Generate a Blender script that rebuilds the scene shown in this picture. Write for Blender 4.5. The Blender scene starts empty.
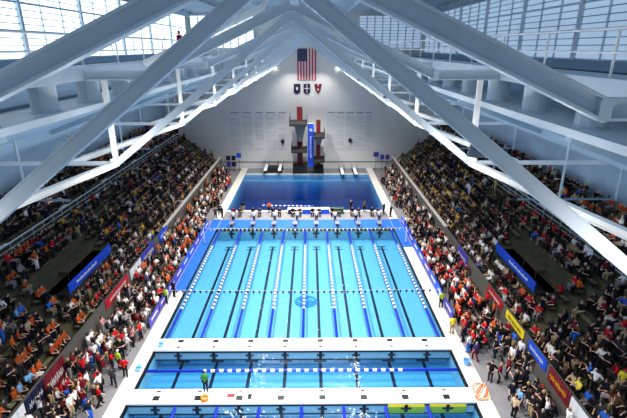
import bpy, bmesh, math, random
import numpy as np
from mathutils import Vector, Matrix, Quaternion
random.seed(7)
C = bpy.context.scene.collection
PI = math.pi
SC = bpy.context.scene

# ------------------------------------------------------------------ materials
def lin(c):
    return tuple((v / 12.92 if v <= 0.04045 else ((v + 0.055) / 1.055) ** 2.4) for v in [x / 255 for x in c]) + (1,)
MATS = {}
def mat(name, rgb, rough=0.6, metal=0.0, noise=0.0, scale=4.0, spec=0.4, bump=0.0):
    if name in MATS: return MATS[name]
    m = bpy.data.materials.new(name); m.use_nodes = True
    nt = m.node_tree; b = nt.nodes['Principled BSDF']
    b.inputs['Roughness'].default_value = rough; b.inputs['Metallic'].default_value = metal
    b.inputs['Specular IOR Level'].default_value = spec
    base = lin(rgb)
    b.inputs['Base Color'].default_value = base
    if noise or bump:
        tc = nt.nodes.new('ShaderNodeTexCoord'); nz = nt.nodes.new('ShaderNodeTexNoise')
        nz.inputs['Scale'].default_value = scale; nz.inputs['Detail'].default_value = 5
        nt.links.new(tc.outputs['Object'], nz.inputs['Vector'])
        if noise:
            r = nt.nodes.new('ShaderNodeValToRGB')
            r.color_ramp.elements[0].position = 0.3; r.color_ramp.elements[1].position = 0.7
            r.color_ramp.elements[0].color = tuple(max(0, v * (1 - noise)) for v in base[:3]) + (1,)
            r.color_ramp.elements[1].color = tuple(min(1, v * (1 + noise)) for v in base[:3]) + (1,)
            nt.links.new(nz.outputs['Fac'], r.inputs['Fac']); nt.links.new(r.outputs['Color'], b.inputs['Base Color'])
        if bump:
            bp = nt.nodes.new('ShaderNodeBump'); bp.inputs['Strength'].default_value = bump
            nt.links.new(nz.outputs['Fac'], bp.inputs['Height']); nt.links.new(bp.outputs['Normal'], b.inputs['Normal'])
    MATS[name] = m
    return m
def emis(name, rgb, strength, noise=0.0):
    m = bpy.data.materials.new(name); m.use_nodes = True; nt = m.node_tree
    b = nt.nodes['Principled BSDF']; b.inputs['Base Color'].default_value = lin(rgb); b.inputs['Roughness'].default_value = 0.5
    b.inputs['Emission Strength'].default_value = strength; b.inputs['Emission Color'].default_value = lin(rgb)
    if noise:
        tc = nt.nodes.new('ShaderNodeTexCoord'); nz = nt.nodes.new('ShaderNodeTexNoise'); nz.inputs['Scale'].default_value = 0.35
        mr = nt.nodes.new('ShaderNodeMapRange'); mr.inputs['To Min'].default_value = strength * (1 - noise); mr.inputs['To Max'].default_value = strength * (1 + noise)
        nt.links.new(tc.outputs['Object'], nz.inputs['Vector']); nt.links.new(nz.outputs['Fac'], mr.inputs['Value']); nt.links.new(mr.outputs['Result'], b.inputs['Emission Strength'])
    MATS[name] = m
    return m
def tile_mat(name, rgb, size=0.25, contrast=0.12):
    m = bpy.data.materials.new(name); m.use_nodes = True; nt = m.node_tree; b = nt.nodes['Principled BSDF']
    b.inputs['Roughness'].default_value = 0.4
    tc = nt.nodes.new('ShaderNodeTexCoord'); br = nt.nodes.new('ShaderNodeTexBrick')
    br.offset = 0; br.inputs['Scale'].default_value = 1.0; br.inputs['Brick Width'].default_value = size; br.inputs['Row Height'].default_value = size
    br.inputs['Mortar Size'].default_value = 0.006
    c = lin(rgb)
    br.inputs['Color1'].default_value = c; br.inputs['Color2'].default_value = tuple(v * (1 - contrast) for v in c[:3]) + (1,)
    br.inputs['Mortar'].default_value = tuple(v * 0.8 for v in c[:3]) + (1,)
    nt.links.new(tc.outputs['Object'], br.inputs['Vector']); nt.links.new(br.outputs['Color'], b.inputs['Base Color'])
    MATS[name] = m
    return m
def water_mat(name, tint, density):
    m = bpy.data.materials.new(name); m.use_nodes = True; nt = m.node_tree
    nt.nodes.remove(nt.nodes['Principled BSDF']); out = nt.nodes['Material Output']
    tr = nt.nodes.new('ShaderNodeBsdfTransparent'); gl = nt.nodes.new('ShaderNodeBsdfGlossy'); gl.inputs['Roughness'].default_value = 0.06
    fr = nt.nodes.new('ShaderNodeFresnel'); fr.inputs['IOR'].default_value = 1.33; mx = nt.nodes.new('ShaderNodeMixShader')
    tc = nt.nodes.new('ShaderNodeTexCoord'); nz = nt.nodes.new('ShaderNodeTexNoise'); nz.inputs['Scale'].default_value = 2.2; nz.inputs['Detail'].default_value = 3
    bp = nt.nodes.new('ShaderNodeBump'); bp.inputs['Strength'].default_value = 0.35; bp.inputs['Distance'].default_value = 0.12
    nt.links.new(tc.outputs['Object'], nz.inputs['Vector']); nt.links.new(nz.outputs['Fac'], bp.inputs['Height'])
    nt.links.new(bp.outputs['Normal'], gl.inputs['Normal']); nt.links.new(bp.outputs['Normal'], fr.inputs['Normal'])
    geo = nt.nodes.new('ShaderNodeNewGeometry'); inv = nt.nodes.new('ShaderNodeMath'); inv.operation = 'SUBTRACT'; inv.inputs[0].default_value = 1
    mul = nt.nodes.new('ShaderNodeMath'); mul.operation = 'MULTIPLY'
    nt.links.new(geo.outputs['Backfacing'], inv.inputs[1]); nt.links.new(fr.outputs['Fac'], mul.inputs[0]); nt.links.new(inv.outputs[0], mul.inputs[1])
    nt.links.new(mul.outputs[0], mx.inputs['Fac']); nt.links.new(tr.outputs['BSDF'], mx.inputs[1]); nt.links.new(gl.outputs['BSDF'], mx.inputs[2])
    nt.links.new(mx.outputs['Shader'], out.inputs['Surface'])
    va = nt.nodes.new('ShaderNodeVolumeAbsorption'); va.inputs['Color'].default_value = tint; va.inputs['Density'].default_value = density
    nt.links.new(va.outputs['Volume'], out.inputs['Volume'])
    MATS[name] = m
    return m

STEEL = mat('painted_steel', (198, 211, 221), 0.45, noise=0.05, scale=1.5)
STEELW = mat('white_steel', (244, 244, 242), 0.45, noise=0.04, scale=2)
SOFFIT = mat('soffit_panel', (164, 186, 202), 0.8, noise=0.06, scale=0.5)
ROOF = mat('roof_deck', (196, 214, 226), 0.8, noise=0.06, scale=0.4)
WALLW = mat('white_wall', (222, 222, 218), 0.85, noise=0.04, scale=0.3)
CONC = mat('concrete', (120, 116, 104), 0.9, noise=0.15, scale=1.5)
STAND = mat('stand_concrete', (82, 78, 58), 0.9, noise=0.25, scale=1.2)
BENCHM = mat('bench_board', (116, 108, 76), 0.7, noise=0.25, scale=3)
ALU = mat('bleacher_metal', (105, 108, 112), 0.5, noise=0.15, scale=3)
PARAPET = mat('parapet_wall', (92, 88, 82), 0.8, noise=0.1, scale=0.8)
TAN = mat('tan_rail', (214, 206, 194), 0.6, noise=0.05)
DECK = tile_mat('deck_tile', (226, 220, 206), 0.3, 0.06)
MATG = mat('grey_deck', (128, 126, 128), 0.85, noise=0.08, scale=1.2)
BLUEM = mat('blue_deck_mat', (28, 96, 214), 0.7, noise=0.06, scale=1)
POOLT = tile_mat('pool_tile', (116, 178, 200), 0.3, 0.08)
DIVET = tile_mat('diving_pool_tile', (120, 180, 220), 0.3, 0.08)
BLACK = mat('black_tile', (14, 18, 34), 0.5, noise=0.1)
DARK = mat('dark_metal', (28, 30, 34), 0.5, noise=0.1)
WHITE = mat('white_plastic', (238, 238, 236), 0.5, noise=0.03)
BLUEF = mat('blue_float', (14, 40, 170), 0.45, noise=0.05)
YEL = mat('yellow_pad', (238, 214, 40), 0.5, noise=0.05)
GREENY = mat('lime_plastic', (196, 214, 60), 0.5, noise=0.05)
MAROON = mat('maroon_paint', (110, 22, 30), 0.6, noise=0.1)
WINL = emis('window_daylight_bright', (226, 238, 250), 2.1, 0.1)
WINR = emis('window_daylight_dim', (166, 190, 214), 0.7, 0.1)
LOUV = mat('window_bar', (112, 136, 158), 0.5, noise=0.05)
LOUVL = mat('window_bar_light', (205, 222, 234), 0.5, noise=0.05)
MULL = mat('window_mullion', (214, 228, 238), 0.5, noise=0.04)
LAMPE = emis('lamp_lens', (255, 250, 238), 8.0)
BANB = mat('banner_blue', (22, 78, 214), 0.6, noise=0.05)
BANP = mat('banner_purple', (66, 60, 168), 0.6, noise=0.08)
BANN = mat('banner_navy', (20, 26, 60), 0.6, noise=0.08)
BANM = mat('banner_maroon', (116, 16, 36), 0.6, noise=0.08)
BANG = mat('banner_gold', (236, 172, 20), 0.6, noise=0.06)
BANR = mat('banner_red', (186, 24, 38), 0.6, noise=0.06)
WATER = water_mat('pool_water', (0.16, 0.66, 0.92, 1), 0.20)
DWATER = water_mat('diving_water', (0.03, 0.50, 0.74, 1), 0.30)

# ------------------------------------------------------------------ mesh helpers
class MB:
    def __init__(s): s.v = []; s.f = []; s.m = []
    def quadbox(s, P8, mi=0):
        b = len(s.v); s.v += [tuple(p) for p in P8]
        for q in ((0, 3, 2, 1), (4, 5, 6, 7), (0, 1, 5, 4), (1, 2, 6, 5), (2, 3, 7, 6), (3, 0, 4, 7)):
            s.f.append(tuple(b + i for i in q)); s.m.append(mi)
        return s
    def box(s, x0, x1, y0, y1, z0, z1, mi=0):
        x0, x1 = min(x0, x1), max(x0, x1); y0, y1 = min(y0, y1), max(y0, y1)
        return s.quadbox([(x0, y0, z0), (x1, y0, z0), (x1, y1, z0), (x0, y1, z0), (x0, y0, z1), (x1, y0, z1), (x1, y1, z1), (x0, y1, z1)], mi)
    def bar(s, p0, p1, w, h, up=(0, 0, 1), mi=0):
        p0, p1 = Vector(p0), Vector(p1); d = (p1 - p0).normalized(); u = Vector(up); u = (u - d * u.dot(d)).normalized(); r = d.cross(u)
        a, b = r * w / 2, u * h / 2
        return s.quadbox([p0 - a - b, p0 + a - b, p1 + a - b, p1 - a - b, p0 - a + b, p0 + a + b, p1 + a + b, p1 - a + b], mi)
    def ibeam(s, p0, p1, up, depth, fw, tf=0.045, tw=0.05, mi=0):
        p0, p1 = Vector(p0), Vector(p1); d = (p1 - p0).normalized(); u = Vector(up); u = (u - d * u.dot(d)).normalized()
        o = u * (depth / 2 - tf / 2)
        s.bar(p0, p1, tw, depth - 2 * tf, u, mi); s.bar(p0 + o, p1 + o, fw, tf, u, mi); s.bar(p0 - o, p1 - o, fw, tf, u, mi)
        return s
    def tube(s, pts, r, n=8, mi=0, radii=None):
        pts = [Vector(p) for p in pts]; rings = []
        for i, p in enumerate(pts):
            d = (pts[min(i + 1, len(pts) - 1)] - pts[max(i - 1, 0)]).normalized()
            u = Vector((0, 0, 1)) if abs(d.z) < 0.9 else Vector((0, 1, 0)); a = d.cross(u).normalized(); b = d.cross(a)
            rr = radii[i] if radii else r; k = len(s.v); rings.append(k)
            for j in range(n):
                t = 2 * PI * j / n; s.v.append(tuple(p + a * math.cos(t) * rr + b * math.sin(t) * rr))
        for q in range(len(rings) - 1):
            mm = mi[q] if isinstance(mi, (list, tuple)) else mi
            for j in range(n):
                s.f.append((rings[q] + j, rings[q] + (j + 1) % n, rings[q + 1] + (j + 1) % n, rings[q + 1] + j)); s.m.append(mm)
        m0 = mi[0] if isinstance(mi, (list, tuple)) else mi
        s.f.append(tuple(rings[0] + j for j in reversed(range(n)))); s.m.append(m0)
        s.f.append(tuple(rings[-1] + j for j in range(n))); s.m.append(m0)
        return s
    def lathe(s, c, prof, n=24, mi=0):
        c = Vector(c); rings = []
        for r, z in prof:
            rings.append(len(s.v))
            for j in range(n):
                t = 2 * PI * j / n; s.v.append((c.x + r * math.cos(t), c.y + r * math.sin(t), c.z + z))
        for q in range(len(rings) - 1):
            for j in range(n):
                s.f.append((rings[q] + j, rings[q] + (j + 1) % n, rings[q + 1] + (j + 1) % n, rings[q + 1] + j)); s.m.append(mi)
        s.f.append(tuple(rings[0] + j for j in reversed(range(n)))); s.m.append(mi)
        s.f.append(tuple(rings[-1] + j for j in range(n))); s.m.append(mi)
        return s
    def prism(s, poly, axis, a0, a1, mi=0):
        # poly in the plane without axis
        def P(u, v, a): return {'y': (u, a, v), 'x': (a, u, v), 'z': (u, v, a)}[axis]
        n = len(poly); b = len(s.v)
        s.v += [P(u, v, a0) for u, v in poly] + [P(u, v, a1) for u, v in poly]
        s.f.append(tuple(range(b, b + n))); s.m.append(mi); s.f.append(tuple(reversed(range(b + n, b + 2 * n)))); s.m.append(mi)
        for i in range(n):
            j = (i + 1) % n; s.f.append((b + j, b + i, b + n + i, b + n + j)); s.m.append(mi)
        return s
    def data(s, name, mats):
        me = bpy.data.meshes.new(name); me.from_pydata(s.v, [], s.f)
        for m in (mats if isinstance(mats, (list, tuple)) else [mats]): me.materials.append(m)
        me.polygons.foreach_set('material_index', s.m)
        bm = bmesh.new(); bm.from_mesh(me); bmesh.ops.recalc_face_normals(bm, faces=bm.faces); bm.to_mesh(me); bm.free()
        return me
    def obj(s, name, mats, parent=None, smooth=False):
        me = s.data(name, mats)
        if smooth: me.shade_smooth()
        return link(name, me, parent)
def link(name, me, parent=None):
    o = bpy.data.objects.new(name, me); C.objects.link(o)
    if parent is not None: o.parent = parent
    return o
def tag(o, label, cat, group=None, kind=None):
    o['label'] = label; o['category'] = cat
    if group: o['group'] = group
    if kind: o['kind'] = kind
    return o
def thing(name, label, cat, loc=(0, 0, 0), group=None):
    o = bpy.data.objects.new(name, None); C.objects.link(o); o.location = loc
    return tag(o, label, cat, group)
def part(name, mb, mats, root, label=None, smooth=False):
    # coordinates are given in the world; the part is moved into its root's frame
    L = root.location
    mb.v = [(x - L.x, y - L.y, z - L.z) for x, y, z in mb.v]
    o = mb.obj(name, mats, root, smooth)
    if label: o['label'] = label
    return o
def sub(name, mb, mats, p, root, label=None):
    L = root.location
    mb.v = [(x - L.x, y - L.y, z - L.z) for x, y, z in mb.v]
    o = mb.obj(name, mats, p)
    if label: o['label'] = label
    return o
def struct(name, mb, mats, label=None, cat='structure'):
    o = mb.obj(name, mats); o['kind'] = 'structure'
    if label: o['label'] = label; o['category'] = cat
    return o
def copy_tree(o, parent=None):
    c = o.copy(); C.objects.link(c)
    if parent is not None: c.parent = parent
    for ch in list(o.children): copy_tree(ch, c)
    return c
ORD = 'first second third fourth fifth sixth seventh eighth ninth tenth eleventh twelfth thirteenth fourteenth fifteenth sixteenth seventeenth eighteenth nineteenth'.split()
TENS = {2: 'twent', 3: 'thirt', 4: 'fort', 5: 'fift', 6: 'sixt', 7: 'sevent'}
def ordw(n):
    if n < 20: return ORD[n - 1]
    t, u = divmod(n, 10)
    return TENS[t] + ('ieth' if u == 0 else 'y-' + ORD[u - 1])

# ------------------------------------------------------------------ shell
HALL0, HALL1 = 2.0, 84.0
PX = 11.43
mb = MB()
for sx in (-1, 1):
    mb.box(sx * 12.62, sx * 27, 2, 84, -0.3, 0, 1)
    mb.box(sx * PX, sx * 12.62, 2, 84, -0.3, 0.02, 0)
mb.box(-PX, PX, 53.2, 60.0, -0.3, 0.02, 1); mb.box(-PX, PX, 79.5, 84, -0.3, 0.0, 1)
struct('floor', mb, [DECK, MATG])
mb = MB()
for i, (a, b) in enumerate(((33.5, 56.6),)):
    mb.box(-12.62, -PX - 0.06, 37.6, b, 0.02, 0.05); mb.box(PX + 0.05, 12.62, 47.5, b, 0.02, 0.05)
mb.box(-PX, PX, 53.32, 56.4, 0.02, 0.06)
struct('trim_1', mb, BLUEM, 'bright blue matting laid round the far end of the lanes', 'mat')
struct('trim_2', MB().box(-PX, PX, 59.6, 60.0, 0.02, 0.10), WHITE, 'white kerb along the near edge of the diving pool', 'kerb')
struct('trim_3', MB().box(-PX, PX, 79.5, 79.8, 0.0, 0.12), TAN, 'pale kerb along the far edge of the diving pool', 'kerb')
def basin(name, x0, x1, y0, y1, z, m):
    b = MB(); b.box(x0 - .3, x1 + .3, y0 - .3, y1 + .3, z - .3, z)
    b.box(x0 - .3, x0, y0, y1, z, -0.02); b.box(x1, x1 + .3, y0, y1, z, -0.02); b.box(x0, x1, y0 - .3, y0, z, -0.02); b.box(x0, x1, y1, y1 + .2, z, -0.02)
    return struct(name, b, m)
ZF = -1.6
ZN = ZF
POOLD = tile_mat('pool_tile_deep_blue', (78, 152, 196), 0.3, 0.08)
basin('pool_floor', -PX, PX, 4, 53.2, ZF, POOLT)
struct('floor_tile', MB().box(-PX, PX, 4, 29.75, ZF, ZF + .006), POOLD)
basin('diving_pool_floor', -11.4, 11.4, 60.2, 79.3, -4.6, DIVET)
b = MB()
for sx in (-1, 1): b.box(sx * (PX - .04), sx * (PX + .1), 4, 53.2, -0.02, 0.035)
b.box(-PX, PX, 53.14, 53.26, -0.02, 0.03)
struct('trim_4', b, BLACK, 'dark gutter line round the racing pool', 'gutter')
struct('trim_6', MB().box(-11.4, 11.4, 78.2, 79.3, -4.6, -.9), DIVET, 'shallow turquoise ledge added to catch light along the far end of the diving pool', 'ledge')  # added shelf that catches light, standing in for the lit basin wall
w = MB().box(-PX + .002, PX - .002, 4.01, 53.19, ZN - .1, -0.03).obj('pool_water', WATER); tag(w, 'clear turquoise water filling the long racing pool', 'water', kind='structure')
w = MB().box(-11.39, 11.39, 60.21, 79.29, -4.7, -0.03).obj('diving_water', DWATER); tag(w, 'deep blue water of the square diving pool', 'water', kind='structure')

# lane lines on the pool floor (black tile pattern) as structure
LANES = [(k - 3.5) * 2.743 for k in range(8)]
def lane_marks(y0, y1, tf, ZF, nm):
    b = MB()
    for x in LANES:
        b.box(x - .13, x + .13, y0, y1, ZF, ZF + .012)
        for yy in tf: b.box(x - .5, x + .5, yy - .12, yy + .12, ZF, ZF + .0135)
    struct(nm, b, BLACK)
lane_marks(29.7, 51.2, (51.15, 50.35), ZF, 'floor_marking_1')
lane_marks(20, 29.7, (29.4, 26.1), ZN, 'floor_marking_2')
lane_marks(5, 19.6, (), ZN, 'floor_marking_3')
b = MB()
b.lathe((0.15, 38.3, ZF), [(1.15, 0), (1.15, .013)], 40)
fm = struct('floor_marking_4', b, mat('emblem_blue', (24, 112, 206), .5), 'round blue emblem on the pool floor in mid pool', 'emblem')
b = MB(); b.tube([(.15 + .75 * math.cos(a), 38.3 + .3 * math.sin(2 * a) + .1, ZF + .014) for a in [PI * q / 16 for q in range(17)]], .07, 6); b.obj('emblem_line', mat('emblem_pale', (110, 190, 228), .5), fm)
b = MB()
for x in LANES:   # crosses on the end wall under the blocks
    b.box(x - .13, x + .13, 53.17, 53.2, -1.3, -.1); b.box(x - .4, x + .4, 53.16, 53.2, -.75, -.5)
struct('wall_marking', b, BLACK)
b = MB()
for x in (-8, -4.5, -1, 2.5, 6): b.box(x - .1, x + .1, 61, 78.6, -4.6, -4.585)
struct('floor_marking_5', b, mat('pale_tile', (180, 214, 235), .5))

# far wall, side walls, ceiling
b = MB(); b.box(-27.5, 27.5, 84, 84.3, -.3, 28.2)
struct('wall_far', b, WALLW)
b = MB(); b.box(-23, 23, 83.93, 84, 1.25, 1.35); struct('trim_5', b, DARK, 'thin dark ledge along the foot of the far wall', 'ledge')
for sx, nm in ((-1, 'left'), (1, 'right')):
    b = MB(); b.box(sx * 26.2, sx * 26.5, 2, 84, 0, 13.6); b.box(sx * 20.2, sx * 20.5, 2, 84, 20.2, 21.2); b.box(sx * 20.2, sx * 20.5, 2, 84, 27.0, 28.2)
    struct('wall_' + nm, b, SOFFIT)
b = MB(); b.box(-20.6, 20.6, 2, 84.2, 28.0, 28.2)
for i in range(28): b.box(-20.4, 20.4, 3 + i * 3.07 - .08, 3 + i * 3.07 + .08, 27.75, 28.0)
for x in (-13.5, -7, 0, 7, 13.5): b.box(x - .12, x + .12, 2, 84, 27.55, 28.0)
struct('ceiling', b, ROOF)
b = MB()
for sx in (-1, 1):
    b.prism([(sx * 7.4, 19.9), (sx * 26.3, 13.1), (sx * 26.3, 13.3), (sx * 7.4, 20.0)], 'y', 2, 84)
    b.prism([(sx * 9.3, 20.0), (sx * 20.4, 20.0), (sx * 20.4, 20.2), (sx * 9.3, 20.2)], 'y', 2, 84)
    for x in (11.5, 14.5, 17.5, 20.5, 23.5):
        z = 19.9 - (x - 7.4) * .36
        b.box(sx * (x - .12), sx * (x + .12), 2, 84, z - .32, z + .05)
    for i in range(9):
        y = 7 + 9.2 * i + 4.6
        b.prism([(sx * 7.4, 19.7), (sx * 26.2, 12.83), (sx * 26.2, 13.15), (sx * 7.4, 19.95)], 'y', y - .15, y + .15)
struct('roof_slab', b, SOFFIT, 'sloping pale soffit over both upper seating tiers', 'soffit')

# windows: one bay between mullions each
wn = 0
YK = [7 + 9.2 * i for i in range(9)]
for sx, pm in ((-1, WINL), (1, WINR)):
    ys = [-2.2 + 9.2 * i for i in range(10)]
    for i in range(9):
        y0, y1 = ys[i] + 0.0, ys[i + 1]
        y0 = max(y0, 2.0); wn += 1
        b = MB(); X = sx * 20.2
        b.box(X - .2, X + .2, y0, y0 + .32, 21.2, 27.0); b.box(X - .1, X + .1, y0, y1, 21.2, 21.32); b.box(X - .1, X + .1, y0, y1, 26.9, 27.0)
        for t in (1 / 3, 2 / 3):
            yy = y0 + (y1 - y0) * t; b.box(X - .09, X + .06, yy - .03, yy + .03, 21.3, 26.9)
        fr = struct('window_%d' % wn, b, MULL)
        p = MB().box(X + sx * .06, X + sx * .1, y0 + .3, y1, 21.3, 26.9).obj('pane', pm, fr)
        p = MB()
        for k in range(1, 12):
            z = 21.25 + .48 * k; p.box(X - .03, X + .05, y0 + .32, y1, z - .028, z + .028, 1 if k in (4, 8) else 0)
            if k in (4, 8): p.box(X - .04, X + .04, y0 + .32, y1, z - .08, z + .08, 1)
        p.obj('louver', [LOUV, LOUVL], fr)
for sx, pm in ((-1, WINL), (1, WINR)):
    wn += 1; b = MB(); x0, x1 = sx * 9.2, sx * 20.2
    b.box(x0, x1, 83.75, 83.99, 21.9, 22.05); b.box(x0, x1, 83.75, 83.99, 27.2, 27.4)
    for k in range(9):
        x = x0 + (x1 - x0) * k / 8; b.box(x - .09, x + .09, 83.72, 83.99, 22, 27.3)
    fr = struct('window_%d' % wn, b, MULL)
    MB().box(x0, x1, 83.9, 83.95, 22.05, 27.2).obj('pane', pm, fr)
    p = MB()
    for k in range(1, 11):
        p.box(x0, x1, 83.83, 83.93, 22 + .48 * k - .03, 22 + .48 * k + .03)
    p.obj('louver', LOUV, fr)

# ------------------------------------------------------------------ roof trusses
KX, KZ, JX, JZ = 5.0, 21.15, 6.6, 18.0
for i, y in enumerate(YK):
    t = thing('roof_truss', ('white steel roof truss crossing closest above the camera' if i == 0 else 'white steel roof truss, %s in line from the camera%s' % (ordw(i + 1), ', by the far wall' if i == 8 else '')), 'roof truss', (0, y, JZ))
    for sx in (-1, 1):
        side = 'left' if sx < 0 else 'right'
        d = Vector((sx * 5, 0, KZ - 23.4)).normalized(); up = Vector((0, 0, 1))
        b = MB(); b.ibeam((0, y, 23.4), (sx * (KX + .09), y, KZ - .04), (0, 0, 1), .34, .26); b.ibeam((sx * (KX - .09), y, KZ), (sx * 7.25, y, KZ), (0, 0, 1), .34, .256); b.box(sx * KX - .1, sx * KX + .1, y - .126, y + .126, KZ - .15, KZ + .15)
        part('upper_rafter', b, STEEL, t)
        b = MB(); b.ibeam((sx * .08, y, 23.05), (sx * JX, y, JZ), (0, 0, 1), .24, .2, .03, .12); part('lower_rafter', b, STEEL, t)
        b = MB(); b.bar((sx * JX, y, JZ - .1), (sx * JX, y, KZ - .15), .165, .165, (0, 1, 0)); b.box(sx * JX - .16, sx * JX + .16, y - .16, y + .16, JZ + .08, JZ + .2)
        part('post', b, STEELW, t)
        b = MB(); b.tube([(sx * JX, y, JZ), (sx * 12.2, y, JZ)], .085, 10); part('tie_beam', b, STEELW, t)
        b = MB(); b.ibeam((sx * JX, y, JZ), (sx * 8.35, y - 9.1, JZ), (0, 0, 1), .2, .2, .035, .05); part('chord', b, STEELW, t)
        for x in (10.2, 12.4):
            zt = 19.85 - (x - 7.4) * .36
            b = MB(); b.tube([(sx * x, y, JZ - 1.5), (sx * x, y, max(zt, JZ) + .05)], .05, 8); part('hanger', b, STEEL, t)
        b = MB(); b.bar((sx * 8.6, y, JZ - 1.45), (sx * 12.5, y, JZ - 1.45), .06, .07); part('lower_rail', b, mat('rail_grey', (130, 150, 165), .5), t)
    b = MB(); b.box(-.3, .3, y - .07, y + .07, 22.7, 23.75); part('apex_plate', b, STEEL, t)
    b = MB(); b.bar((0, y, 23.5), (0, y + 9.2 if i < 8 else y + 3.3, 23.5), .26, .3); part('ridge_beam', b, STEEL, t)
    if i == 0: t.location.x = .13
    # floodlights on the lower rafters
    for sx in (-1, 1):
        x = sx * 3.4; z = 23.05 - .765 * 3.4 + .02
        yt = y; y = yt + .36
        f = thing('floodlight', 'small dark floodlight under the %s side of roof truss %s in line from camera' % ('bright-window' if sx < 0 else 'blue-window', ordw(i + 1)), 'floodlight', (x, y, z), 'floodlights on the roof trusses')
        b = MB(); b.lathe((x, y, z), [(.06, .1), (.11, .05), (.14, -.1), (.15, -.14), (.13, -.14)], 16); part('housing', b, mat('lamp_housing', (120, 130, 138), .5), f)
        b = MB(); b.lathe((x, y, z - .14), [(.125, 0), (.125, .01)], 16); part('lens', b, LAMPE, f)
        b = MB(); b.box(x - .02, x + .02, y - .17, y - .15, z - .03, z + .18); b.box(x - .02, x + .02, y + .15, y + .17, z - .03, z + .18); b.box(x - .02, x + .02, y - .17, y + .17, z + .17, z + .2); b.box(x - .02, x + .02, y - .02, y + .02, z + .18, z + .3); part('bracket', b, STEEL, f)
        l = bpy.data.lights.new('flood_lamp', 'SPOT'); l.energy = 10200 if i < 8 else 1800; l.color = (1.0, .97, .92); l.spot_size = math.radians(109); l.spot_blend = .75; l.shadow_soft_size = .2
        lo = bpy.data.objects.new('flood_lamp', l); C.objects.link(lo); lo.location = (x, y, z - .3); lo.rotation_euler = (0, sx * math.radians(8), 0); y = yt
        for dy in (-1.2, 3.4):  # added point lights without fixtures, brightening the chords and posts
            l = bpy.data.lights.new('chord_fill_light', 'POINT'); l.energy = 105 if i < 8 else 50; l.color = (1.0, .96, .9); l.shadow_soft_size = .25
            lo = bpy.data.objects.new('chord_fill_light', l); C.objects.link(lo); lo.location = (sx * 5.7, y + dy, 18.5)

# rain pipe rising to the roof above the second truss
y = 16.0
p = thing('roof_drain_pipe', 'white drain pipe bending up to the roof from the second truss', 'pipe', (-1, y, 22.8))
b = MB(); b.tube([(-5.0, y - .1, 21.55), (-1.4, y - .1, 23.08), (-.95, y - .1, 23.28), (-.74, y - .1, 23.6), (-.72, y - .1, 28)], .11, 12); part('pipe_run', b, STEELW, p, smooth=True)
b = MB()
for z in (24.5, 26.5): b.lathe((-.72, y - .1, z), [(.15, 0), (.15, .12)], 14)
part('pipe_collar', b, STEEL, p)

# catwalks
for sx in (-1, 1):
    lab = 'white steel catwalk with drums under the bright windows' if sx < 0 else 'white steel catwalk with drums under the blue-grey windows'
    t = thing('catwalk', lab, 'catwalk', (sx * 8, 3, 19.5))
    b = MB(); b.box(sx * 7.25, sx * 8.6, 3, 84, 20.98, 21.4); part('walkway', b, STEEL, t)
    b = MB(); b.box(sx * 7.15, sx * 9.3, 3, 84, 20.0, 20.1); b.box(sx * 7.1, sx * 7.22, 3, 84, 19.94, 20.14); part('lower_beam', b, STEEL, t)
    for k in range(26):
        yy = 5.4 + 3.07 * k
        b = MB(); b.lathe((sx * 7.9, yy, 20.09), [(.46, 0), (.46, .05), (.41, .06), (.41, .82), (.46, .84), (.46, .9)], 20); part('drum', b, STEEL, t, smooth=False)
    b = MB(); b.box(sx * 9.0, sx * 9.35, 3, 84, 21.05, 21.2); b.box(sx * 8.7, sx * 8.95, 3, 84, 21.28, 21.42)
    for k in range(27): b.box(sx * 8.55, sx * 9.35, 3.6 + 3.07 * k, 3.68 + 3.07 * k, 20.98, 21.06)
    part('cable_tray', b, DARK, t, 'dark cable tray')
    b = MB(); b.tube([(sx * 7.4, 3, 22.46), (sx * 7.4, 84, 22.46)], .035, 8); part('top_rail', b, STEELW, t)
    b = MB(); b.tube([(sx * 7.4, 3, 21.95), (sx * 7.4, 84, 21.95)], .03, 8); part('middle_rail', b, STEELW, t)
    for k in range(26):
        yy = 4.3 + 3.07 * k
        b = MB(); b.tube([(sx * 7.4, yy, 21.38), (sx * 7.4, yy, 22.46)], .033, 8); part('railing_post', b, STEELW, t)

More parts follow.
